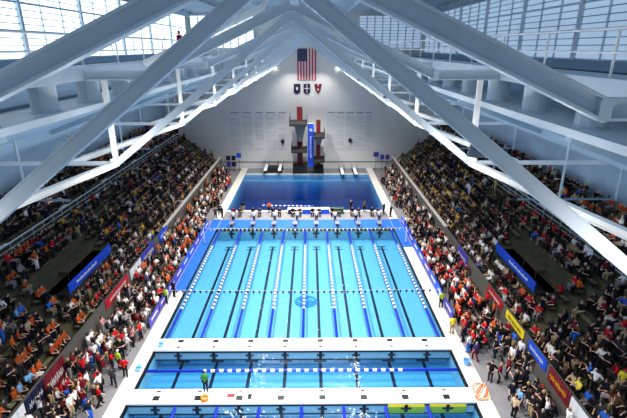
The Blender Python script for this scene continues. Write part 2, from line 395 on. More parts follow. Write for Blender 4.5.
# ------------------------------------------------------------------ grandstands
UPW = 62
TR, RI, ROWS = .88, .70, 11
RX0, RZ0 = 16.25, 2.1
Y0S, Y1S = 10.0, 81.0
def tier(i): return RX0 + TR * i, RZ0 + RI * i     # front edge x, floor height
for sx in (-1, 1):
    poly = [(sx * 16.05, -.05), (sx * 16.05, RZ0)]
    for i in range(ROWS):
        x, z = tier(i)
        if i: poly.append((sx * x, z))
        else: poly.append((sx * x, z))
        poly.append((sx * (x + TR), z))
        if i < ROWS - 1: poly.append((sx * (x + TR), z + RI))
    poly += [(sx * 26.2, tier(ROWS - 1)[1]), (sx * 26.2, -.05)]
    # drop duplicate points
    q = []
    for p in poly:
        if not q or (abs(p[0] - q[-1][0]) + abs(p[1] - q[-1][1])) > 1e-6: q.append(p)
    b = MB(); b.prism(q, 'y', Y0S, Y1S)
    struct('floor_tier_' + ('left' if sx < 0 else 'right'), b, STAND)
    b = MB(); b.box(sx * 15.85, sx * 16.05, Y0S, Y1S, 0, 2.95)
    struct('wall_parapet_' + ('left' if sx < 0 else 'right'), b, PARAPET)
    b = MB(); b.box(sx * 15.78, sx * 16.12, 46.5, Y1S, 2.95, 3.08)
    struct('trim_%d' % (7 if sx < 0 else 8), b, TAN)
    sn = 'bright-window' if sx < 0 else 'blue-window'
    # guard rail at the cross aisle
    x, z = tier(7)
    t = thing('guard_rail', 'long pale guard rail along the cross aisle of the %s stand' % sn, 'railing', (sx * x, Y0S, z))
    for nm, dz, r in (('top_rail', 1.0, .065), ('middle_rail', .55, .035), ('lower_rail', .14, .05)):
        b = MB(); b.tube([(sx * x, Y0S, z + dz), (sx * x, Y1S, z + dz)], r, 8); part(nm, b, mat('grey_rail', (196, 204, 208), .5), t)
    for k in range(48):
        yy = Y0S + .3 + k * 1.5; b = MB(); b.tube([(sx * x, yy, z - .02), (sx * x, yy, z + 1.0)], .03, 6); part('railing_post', b, MATS['grey_rail'], t)
    for k in range(8):  # added lamps aimed upward to brighten the soffit
        yy = 12.5 + 8.9 * k
        u = thing('added_uplight', 'slim white fill light added on the aisle guard rail of %s stand, %s from the camera' % (sn, ordw(k + 1)), 'lamp', (sx * x, yy, z + 1.05), 'fill lights added on the guard rails')
        b = MB(); b.prism([(sx * (x - .08), z + 1.05), (sx * (x + .08), z + 1.05), (sx * (x + .12), z + 1.15), (sx * (x - .12), z + 1.15)], 'y', yy - .6, yy + .6); part('trough', b, STEELW, u)
        part('lens', MB().box(sx * (x - .1), sx * (x + .1), yy - .57, yy + .57, z + 1.15, z + 1.16), mat('added_lamp_glass', (240, 240, 235), .3), u)
        l = bpy.data.lights.new('soffit_fill_lamp', 'AREA'); l.shape = 'RECTANGLE'; l.size = .2; l.size_y = 1.1; l.energy = UPW; l.color = (.86, .94, 1.0)
        lo = bpy.data.objects.new('soffit_fill_lamp', l); C.objects.link(lo); lo.location = (sx * x, yy, z + 1.18); lo.rotation_euler = (PI, 0, 0)
    # benches: three lengths per row with stairs between
    for i in range(ROWS):
        x, z = tier(i)
        if i == 7: continue
        for s, (a, c) in enumerate(((Y0S + .2, 27.0), (28.2, 45.2), (46.4, 63.2), (64.4, Y1S - .2))):
            if i in (2, 3, 4) and s == 1:
                segs = [(a, 29.6), (38.4, c)]
            else: segs = [(a, c)]
            for si, (a1, c1) in enumerate(segs):
                wh = ('nearest the camera', 'second block from the camera', 'third block from the camera', 'block nearest the diving pool')[s] + ((' before the blue press platform', ' beyond the blue press platform')[si] if len(segs) > 1 else '')
                t = thing('bleacher_bench', '%s bench row of %s stand, %s' % (ordw(i + 1), sn, wh), 'bench', (sx * (x + .5), a1, z), 'bench rows of the two stands')
                b = MB(); b.box(sx * (x + .40), sx * (x + .72), a1, c1, z + .40, z + .46); part('seat_board', b, BENCHM, t)
                n = max(2, int((c1 - a1) / 3.2) + 1); b = MB()
                for k in range(n):
                    yy = a1 + .3 + (c1 - a1 - .6) * k / (n - 1); b.box(sx * (x + .5), sx * (x + .62), yy - .04, yy + .04, z, z + .36)
                b.box(sx * (x + .53), sx * (x + .59), a1, c1, z + .34, z + .40); part('bracket', b, DARK, t)
    # low bleachers on the deck
    for j in range(3):
        bx = 14.1 + .6 * j; bz = .35 + .35 * j
        for s, (a, c) in enumerate(((14.0, 30.0), (30.6, 46.6), (47.2, 63.2), (63.8, 78.0))):
            t = thing('deck_bleacher', '%s step of grey deck bleacher under %s stand, %s section from the camera' % (ordw(j + 1), sn, ordw(s + 1)), 'bleacher', (sx * bx, a, 0), 'deck bleacher steps')
            b = MB(); b.box(sx * (bx + .0), sx * (bx + .30), a, c, bz + .0, bz + .06); b.box(sx * (bx + .36), sx * (bx + .58), a, c, bz - .05, bz + .0); part('seat_board', b, ALU, t)
            b = MB()
            for k in range(7):
                yy = a + .2 + (c - a - .4) * k / 6; b.box(sx * (bx + .1), sx * (bx + .2), yy - .04, yy + .04, 0, bz); b.box(sx * (bx + .42), sx * (bx + .5), yy - .03, yy + .03, 0, bz - .05)
            b.box(sx * (bx + .1), sx * (bx + .5), a, c, bz - .12, bz - .06); part('frame', b, DARK, t)
    # press platform with blue front banner
    t = thing('press_platform', 'dark press platform with bright blue front banner in the %s stand' % sn, 'platform', (sx * 18.2, 34, 4.0))
    b = MB(); b.box(sx * 18.15, sx * 20.6, 30.0, 38.0, 4.05, 4.2); part('deck_board', b, mat('dark_carpet', (34, 32, 32), .9, noise=.2), t)
    b = MB()
    for yy in (30.3, 34, 37.7): b.box(sx * 18.2, sx * 18.3, yy - .05, yy + .05, tier(2)[1], 4.0)
    b.box(sx * 18.2, sx * 18.3, 30.1, 37.9, 3.95, 4.05)
    part('support', b, DARK, t)
    b = MB(); b.box(sx * 18.08, sx * 18.14, 30.4, 38.0, 4.02, 4.9); bn = part('front_banner', b, BANB, t, 'bright blue banner')
    b = MB(); yy = 31.6; random.seed(3)
    for k in range(16):
        h = .16 if k % 3 else .24; b.box(sx * 18.065, sx * 18.08, yy, yy + .16, 4.33, 4.33 + h); yy += .22
    sub('lettering', b, WHITE, bn, t)
    b = MB(); b.box(sx * 19.0, sx * 19.9, 32.2, 34.6, 4.9, 4.96)
    for xx in (19.05, 19.8):
        for yy in (32.3, 34.5): b.box(sx * xx, sx * (xx + .05), yy - .03, yy + .03, 4.2, 4.9)
    tb = thing('press_table', 'brown folding table on the press platform of the %s stand' % sn, 'table', (sx * 19.4, 33.4, 4.2)); part('table_frame', b, mat('brown_board', (88, 74, 56), .7, noise=.1), tb)
random.seed(11)

# ------------------------------------------------------------------ bulkheads
def bulkhead(y0, y1, lab, near):
    t = thing('bulkhead', lab, 'bulkhead', (0, (y0 + y1) / 2, 0))
    b = MB(); b.box(-PX + .03, PX - .03, y0, y1, .16, .3); part('deck_top', b, WHITE, t)
    b = MB(); b.box(-PX + .05, PX - .05, y0 + .06, y1 - .06, -.66, .16); body = part('hull', b, mat('bulkhead_face', (128, 176, 196), .5, noise=.04), t)
    b = MB(); b.box(-PX + .05, PX - .05, y0 + .03, y0 + .06, -.02, .15); b.box(-PX + .05, PX - .05, y0 + .03, y0 + .06, -.72, -.62); b.box(-PX + .05, PX - .05, y1 - .06, y1 - .03, -.02, .15); part('gutter_strip', b, BLACK, t, 'black gutter strip')
    for x in LANES:
        b = MB(); b.box(x - .12, x + .12, y0 + .035, y0 + .058, -.62, -.04); b.box(x - .3, x + .3, y0 + .03, y0 + .058, -.36, -.2); part('target_cross', b, BLACK, t, 'black target cross')
        b = MB(); b.box(x - .22, x + .22, *near[0], .3, .325); part('anchor_plate', b, DARK, t, 'black anchor plate')
        b = MB(); b.box(x - .13, x + .13, *near[1], .3, .32); part('hatch', b, DARK, t, 'small black hatch')
    return t
bulkhead(28.4, 29.8, 'white bulkhead closing the near end of the racing lanes', ((29.3, 29.65), (28.65, 28.83)))
bulkhead(22.95, 24.25, 'white bulkhead nearest the camera with yellow touchpads on its face', ((23.2, 23.6), (23.95, 24.08)))
for x, w in ((LANES[6], 'left'), (LANES[7], 'right')):
    t = thing('touchpad', 'yellow timing touchpad with its underwater tint painted green on the near bulkhead, %s' % ('second from its end' if w == 'left' else 'closest to its end'), 'touchpad', (x, 22.9, .2))
    b = MB(); b.box(x - 1.2, x + 1.2, 22.93, 22.975, -.6, -.1, 1); b.box(x - 1.2, x + 1.2, 22.93, 22.975, -.1, .1, 0); part('pad', b, [YEL, mat('pad_water_tint', (128, 176, 52), .5)], t)  # lower part coloured green for the water's tint and reflection on yellow
    b = MB(); b.box(x - .12, x + .12, 22.92, 22.93, -.5, .1); b.box(x - .35, x + .35, 22.92, 22.93, -.3, -.12); part('cross', b, BLACK, t, 'black cross')

# ------------------------------------------------------------------ lane ropes
def rope_mesh(p0, p1, seg, mats, r=.115):
    """float chain; seg: list of (length, kind)"""
    p0, p1 = Vector(p0), Vector(p1); L = (p1 - p0).length; d = (p1 - p0) / L
    pts, rad, mi = [], [], []
    s = 0
    def kind(s):
        a = 0
        for ln, k in seg:
            a += ln
            if s < a: break
        if k == 'chk': return 0 if int(s / .31) % 2 else 1
        return k
    n = int(L / .103)
    for i in range(n):
        s = (i + .5) * L / n; k = kind(s)
        for ds, rr in ((-.045, .035), (-.03, r), (.03, r), (.045, .035)):
            pts.append(p0 + d * (s + ds)); rad.append(rr); mi.append(k)
    b = MB(); b.tube(pts, r, 8, mi[:-1] , rad)
    return b
for j in range(9):
    x = (j - 4) * 2.743
    if abs(x) > 10.5: x = math.copysign(10.98, x)
    t = thing('lane_rope', 'blue and white lane rope of the racing course, %s from the %s side' % ((ordw(j + 1), 'bright-window') if j < 5 else (ordw(9 - j), 'blue-window')), 'lane rope', (x, 29.8, 0), 'lane ropes of the racing course')
    b = rope_mesh((x, 29.85, 0), (x, 53.1, 0), [(4.5, 1), (13.9, 'chk'), (99, 1)], None)
    part('float_chain', b, [WHITE, BLUEF], t)
    b = MB(); b.tube([(x, 29.8, .0), (x, 53.2, .0)], .012, 6); part('cable', b, DARK, t)
for j in range(7):
    x = (j - 3) * 2.743
    t = thing('lane_rope', 'plain blue lane rope of the nearest pool section, %s from the bright-window side' % ordw(j + 1), 'lane rope', (x, 22.9, 0), 'lane ropes of the nearest section')
    part('float_chain', rope_mesh((x, 14, 0), (x, 22.85, 0), [(99, 1)], None), [WHITE, BLUEF], t)
    b = MB(); b.tube([(x, 13.9, 0), (x, 22.9, 0)], .012, 6); part('cable', b, DARK, t)
t = thing('divider_rope', 'white and blue rope floating crosswise between the two bulkheads', 'rope', (0, 26.4, 0))
part('float_chain', rope_mesh((-11.3, 26.4, 0), (11.3, 26.4, 0), [(4.1, 1), (14.6, 'chk'), (99, 1)], None), [WHITE, BLUEF], t)
b = MB(); b.tube([(-11.4, 26.4, 0), (11.4, 26.4, 0)], .012, 6); part('cable', b, DARK, t)
t = thing('divider_rope', 'white dashed rope floating across the diving pool', 'rope', (-3, 62.2, 0))
part('float_chain', rope_mesh((-6.8, 62.4, 0), (1.0, 62.0, 0), [(99, 'chk')], None, .1), [WHITE, BLUEF], t)

# backstroke pennants
def pennant_line(y, n, cols, lab, z=2.05):
    t = thing('pennant_line', lab, 'pennants', (0, y, 0))
    pts = [(-12.0 + 24 * k / 24, y, z - .12 * math.sin(PI * k / 24)) for k in range(25)]
    b = MB(); b.tube(pts, .014, 5); part('cord', b, mat('cord_white', (210, 214, 232), .6), t)
    for sx in (-1, 1):
        b = MB(); b.tube([(sx * 12.0, y, 0), (sx * 12.0, y, z + .05)], .03, 8); b.lathe((sx * 12.0, y, 0), [(.2, 0), (.2, .05)], 14); part('pole', b, STEELW, t)
    for k in range(n):
        x = -11.4 + 22.8 * (k + .5) / n; zz = z - .12 * math.sin(PI * (x + 12) / 24)
        b = MB(); b.prism([(x - .13, zz), (x + .13, zz), (x, zz - .36)], 'y', y - .008, y + .008); part('pennant', b, cols[k % len(cols)], t)
pennant_line(34.35, 44, [BANN, BANN, BANP], 'line of dark blue pennants strung across the lanes at mid pool')
pennant_line(48.6, 48, [YEL, WHITE, GREENY, WHITE], 'line of yellow and white pennants strung before the starting blocks')

# ------------------------------------------------------------------ starting blocks
def block_proto(x):
    y = 53.75
    t = thing('starting_block', '', 'starting block', (x, y, 0.05))
    b = MB(); b.box(x - .22, x + .22, y - .1, y + .3, .05, .5); part('base', b, DARK, t)
    b = MB(); b.prism([(y - .45, .58), (y + .42, .72), (y + .42, .78), (y - .45, .64)], 'x', x - .3, x + .3); part('platform', b, mat('block_grey', (112, 116, 124), .6), t, 'grey sloping platform')
    b = MB(); b.tube([(x - .25, y - .3, .6), (x - .25, y - .46, .25), (x + .25, y - .46, .25), (x + .25, y - .3, .6)], .02, 6); part('handle', b, STEEL, t)
    b = MB(); b.box(x - .25, x + .25, y + .5, y + .9, .05, .3); part('step', b, DARK, t)
    return t
p0 = block_proto(LANES[0])
for k, x in enumerate(LANES):
    o = p0 if k == 0 else copy_tree(p0); o.location.x = x
    o['label'] = 'starting block with grey top at far pool end, %s from the %s side' % ((ordw(k + 1), 'bright-window') if k < 4 else (ordw(8 - k), 'blue-window')); o['group'] = 'starting blocks'

# ------------------------------------------------------------------ far end: flag, pennants, tower, boards, lettering
FY = 83.9
t = thing('flag', 'large American flag hung vertically on the far wall', 'flag', (0, FY, 16.5))
RED = mat('flag_red', (190, 36, 48), .8); FW = mat('flag_white', (226, 220, 222), .8); FB = mat('flag_blue', (28, 38, 84), .8)
x0, x1, z0, z1 = -1.65, 1.72, 16.5, 21.9
b = MB()
for k in range(13):
    a = x0 + (x1 - x0) * k / 13; c = x0 + (x1 - x0) * (k + 1) / 13; b.box(a, c, FY - .02, FY + .02, z0, z1, 0 if k % 2 == 0 else 1)
part('stripe_field', b, [RED, FW], t)
cx1 = x0 + (x1 - x0) * 7 / 13; cz0 = z1 - (z1 - z0) * .4
b = MB(); b.box(x0, cx1, FY - .035, FY - .02, cz0, z1); cn = part('canton', b, FB, t, 'dark blue field of white stars')
b = MB()
for r in range(11):
    for c in range(9):
        if (r + c) % 2 == 0:
            sxp = x0 + (cx1 - x0) * (c + .8) / 9.6; szp = cz0 + (z1 - cz0) * (r + .8) / 11.6
            pts = [(sxp + (.062 if q % 2 == 0 else .025) * math.sin(PI * q / 5), szp + (.062 if q % 2 == 0 else .025) * math.cos(PI * q / 5)) for q in range(10)]
            b.prism(pts, 'y', FY - .042, FY - .035)
sub('star_pattern', b, FW, cn, t)
b = MB(); b.tube([(x0 - .1, FY, z1 + .03), (x1 + .1, FY, z1 + .03)], .04, 8); part('rod', b, STEEL, t)
for k, (cx, m, lab) in enumerate(((-1.75, BANN, 'navy wall pennant with pale shield, under the flag hoist side'), (.05, BANN, 'navy wall pennant with white cross, directly under the flag'), (2.1, BANM, 'dark red notched wall pennant, under the flag'))):
    t = thing('wall_pennant', lab, 'pennant', (cx, FY, 14))
    if k < 2:
        b = MB(); b.prism([(cx - .6, 15.85), (cx + .6, 15.85), (cx + .6, 14.35), (cx, 14.0), (cx - .6, 14.35)], 'y', FY - .02, FY + .02); c = part('cloth', b, m, t)
        b = MB()
        if k == 0: b.prism([(cx - .15, 15.3), (cx + .15, 15.3), (cx + .15, 14.85), (cx, 14.7), (cx - .15, 14.85)], 'y', FY - .03, FY - .02)
        else: b.box(cx - .06, cx + .06, FY - .03, FY - .02, 14.3, 15.7); b.box(cx - .45, cx + .45, FY - .03, FY - .02, 14.97, 15.1)
        part('emblem', b, FW, t, 'white emblem')
    else:
        b = MB(); b.prism([(cx - .7, 15.85), (cx - .15, 15.85), (cx, 15.3), (cx + .15, 15.85), (cx + .7, 15.85), (cx + .45, 14.7), (cx, 14.0), (cx - .45, 14.7)], 'y', FY - .02, FY + .02); part('cloth', b, m, t)
        b = MB(); b.prism([(cx - .18, 15.0), (cx + .18, 15.0), (cx, 14.55)], 'y', FY - .03, FY - .02); part('emblem', b, FW, t, 'small pale emblem')
# columns of lettering
INK = mat('wall_ink', (160, 162, 176), .8)
cols = [(-13.4, 1.9), (-11.1, 1.7), (-8.9, 1.5), (-6.7, 2.0), (-4.6, 1.6), (4.6, 1.6), (6.3, 1.5), (8.1, 1.6), (9.9, 1.6), (11.6, 1.3)]
for k, (cx, w) in enumerate(cols):
    b = MB(); random.seed(40 + k)
    b.box(cx - w * .42, cx + w * .42, 83.97, 84, 10.55, 10.8)
    z = 10.2
    while z > 3.6:
        if random.random() < .8:
            x = cx - w / 2
            while x < cx + w / 2 - .15:
                g = random.choice((.12, .2, .3)); b.box(x, min(x + g, cx + w / 2), 83.975, 84, z - .07, z); x += g + random.choice((.1, .2))
        z -= .27
    o = b.obj('wall_lettering', INK); tag(o, 'column of small grey record lettering on the far wall, %s from the %s stand' % ((ordw(k + 1), 'bright-window') if k < 5 else (ordw(10 - k), 'blue-window')), 'lettering', 'columns of record lettering')
random.seed(12)
# diving tower
TWR = mat('tower_concrete', (152, 152, 148), .8, noise=.08); PLAT = mat('dark_platform', (34, 36, 34), .8, noise=.15)
t = thing('diving_tower', 'tall diving tower with maroon posts and dark platforms on the far side', 'diving tower', (0, 80.5, 0))
def tw(name, x0, x1, y0, y1, z0, z1, m, lab=None): part(name, MB().box(x0, x1, y0, y1, z0, z1), m, t, lab)
tw('column', -1.75, -.75, 80.4, 81.4, 0, 12.1, MAROON, 'maroon column')
tw('column', 1.75, 2.5, 80.4, 81.2, 0, 9.8, MAROON, 'maroon column')
tw('platform', -3.0, .1, 76.5, 81.6, 9.35, 9.75, PLAT, 'dark ten metre platform')
tw('platform', -2.75, .1, 77.3, 81.6, 4.5, 4.85, PLAT, 'dark five metre platform')
tw('platform', 1.2, 3.2, 77.0, 81.6, 7.1, 7.45, PLAT, 'dark platform at mid height')
tw('platform', 1.1, 3.2, 77.6, 81.6, 2.7, 3.0, PLAT, 'low dark platform')
for (a, c, zz) in ((-3.0, .1, 9.75), (-2.75, .1, 4.85), (1.2, 3.2, 7.45), (1.1, 3.2, 3.0)):
    b = MB()
    for xx in (a + .03, c - .03):
        b.tube([(xx, 77.8, zz + 1.0), (xx, 81.5, zz + 1.0)], .03, 6)
        for yy in (77.8, 79.6, 81.5): b.tube([(xx, yy, zz), (xx, yy, zz + 1.0)], .03, 6)
    b.box(a, a + .06, 77.5, 81.6, zz, zz + .5); b.box(c - .06, c, 77.5, 81.6, zz, zz + .5)
    part('guard_frame', b, DARK, t)
b = MB(); b.prism([(-2.3, 9.35), (-.1, 9.35), (-.75, 6.2), (-1.5, 6.2)], 'y', 79.2, 79.9); part('bracket_pier', b, TWR, t, 'pale tapering pier')
b = MB(); b.prism([(1.4, 7.1), (3.0, 7.1), (2.5, 5.6), (1.8, 5.6)], 'y', 79.2, 79.9); part('bracket_pier', b, TWR, t, 'pale tapering pier')
tw('pedestal', -2.6, .0, 79.6, 82.0, 0, 1.6, PLAT); tw('pedestal', 1.2, 3.1, 79.6, 82.0, 0, 1.3, PLAT)
t2 = thing('tower_banner', 'tall vertical blue banner hung between the diving tower columns', 'banner', (.75, 78.6, 1))
part('cloth', MB().box(.22, 1.25, 79.0, 79.04, 1.6, 9.4), BANB, t2)
b = MB(); b.tube([(.1, 79.02, 9.45), (1.3, 79.02, 9.45)], .05, 8); part('rod', b, STEELW, t2)
b = MB(); b.lathe((.73, 0, 0), [(.28, 0), (.28, .02)], 20); b.v = [(x, 78.98 + z, y + 8.3) for x, y, z in b.v]; part('emblem', b, mat('pale_blue_print', (190, 200, 232), .7), t2, 'round pale emblem')
b = MB()
for k in range(11): b.box(.58, .88, 78.98, 79.0, 6.9 - .36 * k, 6.9 - .36 * k + (.24 if k % 3 else .3))
part('lettering', b, MATS['pale_blue_print'], t2)
# springboards
def springboard(x, y0, lab, z):
    s = thing('springboard', lab, 'springboard', (x, y0, 0))
    part('board', MB().box(x - .28, x + .28, y0 - 1.4, y0 + 3.4, z, z + .07), WHITE, s)
    b = MB(); b.box(x - .35, x + .35, y0 + .3, y0 + 1.0, 0, z - .12); b.box(x - .4, x + .4, y0 + 2.9, y0 + 3.2, 0, z); part('stand', b, DARK, s)
    b = MB(); b.tube([(x - .32, y0 + .6, z - .06), (x + .32, y0 + .6, z - .06)], .07, 10); part('fulcrum', b, DARK, s)
    b = MB()
    for xx in (x - .45, x + .45):
        b.tube([(xx, y0 + 1.2, z + .8), (xx, y0 + 3.3, z + .8)], .025, 6)
        for yy in (y0 + 1.2, y0 + 3.3): b.tube([(xx, yy, 0), (xx, yy, z + .8)], .025, 6)
    part('handrail', b, DARK, s)
springboard(-7.6, 79.8, 'white springboard left of the diving tower, farther from it'.replace('left of', 'on bright-window side of'), 1.0)
springboard(-5.0, 79.8, 'white springboard on bright-window side of the diving tower, closer to it', 1.0)
springboard(6.5, 78.6, 'white springboard on blue-window side of the diving tower, closer to it', .6)
springboard(8.9, 78.6, 'white springboard on blue-window side of the diving tower, farther from it', .6)
o = MB().box(-7.1, -5.5, 80.6, 83.0, .05, .9).obj('equipment_box', PLAT); tag(o, 'dark low box between the two springboards beside the tower', 'box')
for x, z in ((-4.6, 5.3), (8.2, 5.5)):
    s = thing('wall_speaker', 'small dark speaker on far wall on the %s side' % ('bright-window' if x < 0 else 'blue-window'), 'speaker', (x, 83.8, z))
    part('cabinet', MB().box(x - .3, x + .3, 83.6, 83.95, z - .3, z + .3), DARK, s); part('bracket', MB().box(x - .06, x + .06, 83.9, 84, z + .2, z + .5), DARK, s)
# small sign stands in the far corners
for k, (x, z, y, m, w) in enumerate(((-14.9, 2.4, 82.6, BANN, .8), (-13.9, 2.4, 82.6, BANN, .8), (-12.9, 2.9, 82.6, BANB, .9), (-14.9, 1.2, 82.6, BANP, .8), (-13.9, 1.2, 82.6, BANN, .8), (13.2, 2.9, 83.2, BANP, 1.0), (14.4, 2.4, 83.2, BANP, .7), (15.4, 2.4, 83.2, BANP, .7))):
    nm = ('navy sign panel in far corner, upper one by the wall', 'navy sign panel in far corner, upper middle', 'blue sign panel in far corner, highest', 'purple sign panel in far corner, lower', 'navy sign panel in far corner, lower middle', 'purple sign panel under blue-window stand end, largest', 'small purple sign panel beside the largest purple panel', 'small purple sign panel at the blue-window stand end')[k]
    s = thing('sign_panel', nm, 'sign', (x, y, 0), 'sign panels in the far corners')
    part('panel', MB().box(x - w / 2, x + w / 2, y - .03, y + .03, z - .45, z + .45), m, s)
    b = MB(); b.box(x - .03, x + .03, y + .03, y + .07, 0, z); b.box(x - .25, x + .25, y - .15, y + .2, 0, .04); part('stand', b, DARK, s)

# award tables between the pools
for k, (x, lab) in enumerate(((-1.6, 'table with navy cloth and white top between the pools'), (.4, 'table under bright blue cloth between the pools, in the middle of its row'), (2.4, 'table with white top and blue drape, third between the pools'), (4.4, 'table draped in dark green between the pools'))):
    s = thing('draped_table', lab, 'table', (x, 59.0, .02), 'draped tables between the pools')
    part('drape', MB().box(x - .9, x + .9, 58.65, 59.35, .03, .72), (BANN, BANB, BANB, mat('green_drape', (40, 84, 60), .8))[k], s)
    part('table_top', MB().box(x - .95, x + .95, 58.6, 59.4, .72, .76), WHITE if k != 3 else MATS['green_drape'], s)

# banners on the parapet walls
def wall_banner(sx, y0, y1, m, lab, z0=1.75, z1=3.0, letter=None, off=0):
    X = sx * (15.82 - off)
    s = thing('wall_banner', lab, 'banner', (X, y0, z0)); b = MB(); n = 10
    for k in range(n):
        a = y0 + (y1 - y0) * k / n; c = y0 + (y1 - y0) * (k + 1) / n; w = .02 * math.sin(k * 1.7)
        b.box(X - sx * (.03 + w), X, a, c, z0, z1)
    part('cloth', b, m, s)
    if letter:
        b = MB(); random.seed(int(y0 * 10)); L = y1 - y0; yy = y0 + .15 * L
        X2 = X - sx * .056; zc = (z0 + z1) / 2
        while yy < y1 - .15 * L:
            w = random.choice((.12, .16, .2)); h = random.choice((.24, .3, .36)) * (z1 - z0)
            b.bar((X2, yy, zc - h / 2), (X2, yy + w * .6, zc + h / 2), .04, .012, (1, 0, 0))
            b.bar((X2, yy + w * .6, zc + h / 2), (X2, yy + w, zc - h / 3), .03, .012, (1, 0, 0))
            yy += w + .03
        part('lettering', b, letter, s)
    random.seed(5)
WT = mat('white_cloth', (226, 226, 228), .7, noise=.04)
wall_banner(-1, 17.2, 20.2, WT, 'plain white banner on the bright-window stand wall, nearest the camera')
wall_banner(-1, 20.3, 22.0, BANN, 'navy banner with white lettering on the bright-window stand wall', letter=WHITE)
wall_banner(-1, 22.1, 24.4, BANM, 'maroon banner with white script on the bright-window stand wall', 1.2, 3.05, WHITE, .05)
wall_banner(-1, 31.0, 35.6, BANR, 'red and white banner on the bright-window stand wall', 2.2, 3.05, WHITE)
wall_banner(-1, 36.2, 38.9, WT, 'white banner on the bright-window stand wall beside the purple one', 2.0, 3.02)
wall_banner(-1, 39.0, 42.8, BANP, 'purple banner with white lettering on the bright-window stand wall', 1.7, 3.1, WHITE)
wall_banner(-1, 44.4, 47.2, BANB, 'light blue banner on the bright-window stand wall', 1.9, 3.1, WHITE)
wall_banner(1, 17.0, 20.5, WT, 'plain white banner on the blue-window stand wall, nearest the camera')
wall_banner(1, 20.6, 23.0, BANM, 'maroon banner with gold lettering on the blue-window stand wall', 2.0, 3.1, BANG)
wall_banner(1, 23.4, 25.8, BANB, 'bright blue banner on the blue-window stand wall', 2.25, 3.1, WHITE)
wall_banner(1, 26.6, 29.6, mat('banner_yellow', (244, 214, 30), .6), 'yellow banner on the blue-window stand wall', 2.35, 3.05, BANN)
wall_banner(1, 30.4, 33.4, BANR, 'red banner on the blue-window stand wall', 2.3, 3.05, WHITE)
wall_banner(1, 38.6, 41.6, BANP, 'purple and white banner on the blue-window stand wall', 1.7, 3.05, WHITE)
# low barrier boards in front of the deck bleachers
for sx in (-1, 1):
    sn = 'bright-window' if sx < 0 else 'blue-window'
    n = 9; ya = 31.5 if sx < 0 else 32.5
    for k in range(n):
        a = ya + 2.55 * k; c = a + 2.45; X = sx * 12.75
        m = BANP if (k < 3 and sx < 0) else (BANB if k % 3 else BANP)
        s = thing('barrier_board', '%s barrier board with white lettering on %s deck, %s from the camera' % ('purple' if m is BANP else 'blue', sn, ordw(k + 1)), 'barrier', (X, a, 0), 'barrier boards along the deck')
        part('panel', MB().box(X - .03, X + .03, a, c, .08, .95), m, s)
        b = MB()
        for yy in (a + .3, c - .3): b.box(X - .04, X + sx * .35, yy - .03, yy + .03, 0, .08)
        part('foot', b, DARK, s)
        b = MB(); yy = a + .5
        while yy < c - .5: b.box(X - sx * .042, X - sx * .03, yy, yy + .13, .5, .68); yy += .19
        part('lettering', b, WHITE, s)

# small things on bulkhead and deck
o = MB().box(-4.95, -4.45, 23.45, 23.75, .301, .34).obj('kickboard', mat('red_foam', (210, 40, 44), .7)); tag(o, 'red kickboard lying on the nearest bulkhead', 'kickboard')
b = MB()
for q in range(4):
    b.tube([(-6.35 + .22 * math.cos(a), 23.25 + .22 * math.sin(a), .33 + .06 * q) for a in [2 * PI * i / 20 for i in range(21)]], .045, 6)
o = b.obj('hose_coil', mat('orange_plastic', (240, 132, 30), .6)); tag(o, 'orange coil on the nearest bulkhead by the person in green', 'coil')
b = MB(); b.box(-3.55, -3.3, 23.3, 23.65, .301, .42); b.tube([(-3.5, 23.4, .42), (-3.42, 23.45, .55), (-3.36, 23.55, .42)], .02, 6); o = b.obj('gear_bag', DARK); tag(o, 'small black bag on the nearest bulkhead', 'bag')
for k, (x, y, lab) in enumerate(((-11.0, 28.9, 'light blue step at the racing bulkhead end'), (-11.9, 26.5, 'light blue step on the deck beside the pool edge'))):
    s = thing('pool_step', lab, 'step', (x, y, .3 if k == 0 else .02)); z = .3 if k == 0 else .02
    b = MB(); b.box(x - .16, x + .16, y - .2, y + .3, z, z + .14); b.box(x - .16, x + .16, y + .02, y + .3, z + .14, z + .28); part('tread_block', b, mat('light_blue_plastic', (120, 176, 226), .5), s)
s = thing('bucket', 'light blue bucket on the beige deck by the pool', 'bucket', (12.1, 26.9, .02))
b = MB(); b.lathe((12.1, 26.9, .02), [(.2, 0), (.26, .42), (.28, .42), (.28, .45), (.24, .45), (.22, .1)], 20); part('shell', b, mat('light_blue_plastic', (120, 176, 226), .5), s)
b = MB(); b.tube([(12.1 + .27 * math.cos(a), 26.9, .45 + .2 * math.sin(a)) for a in [PI * i / 10 for i in range(11)]], .012, 5); part('handle', b, STEEL, s)
s = thing('rope_pile', 'heap of orange and white rope on the deck edge', 'rope', (12.2, 24.3, .02)); random.seed(9)
for m, ph, nm in ((mat('orange_rope', (226, 110, 70), .7), 0, 'orange_rope'), (mat('cream_rope', (226, 206, 172), .7), 1.3, 'cream_rope')):
    b = MB(); b.tube([(12.15 + .55 * math.sin(2.1 * i * .4 + ph) * (1 - .004 * i), 24.3 + .8 * math.cos(1.7 * i * .4 + ph) - .2, .08 + .002 * i + .05 * math.sin(i)) for i in range(24)], .03, 6); part(nm, b, m, s)

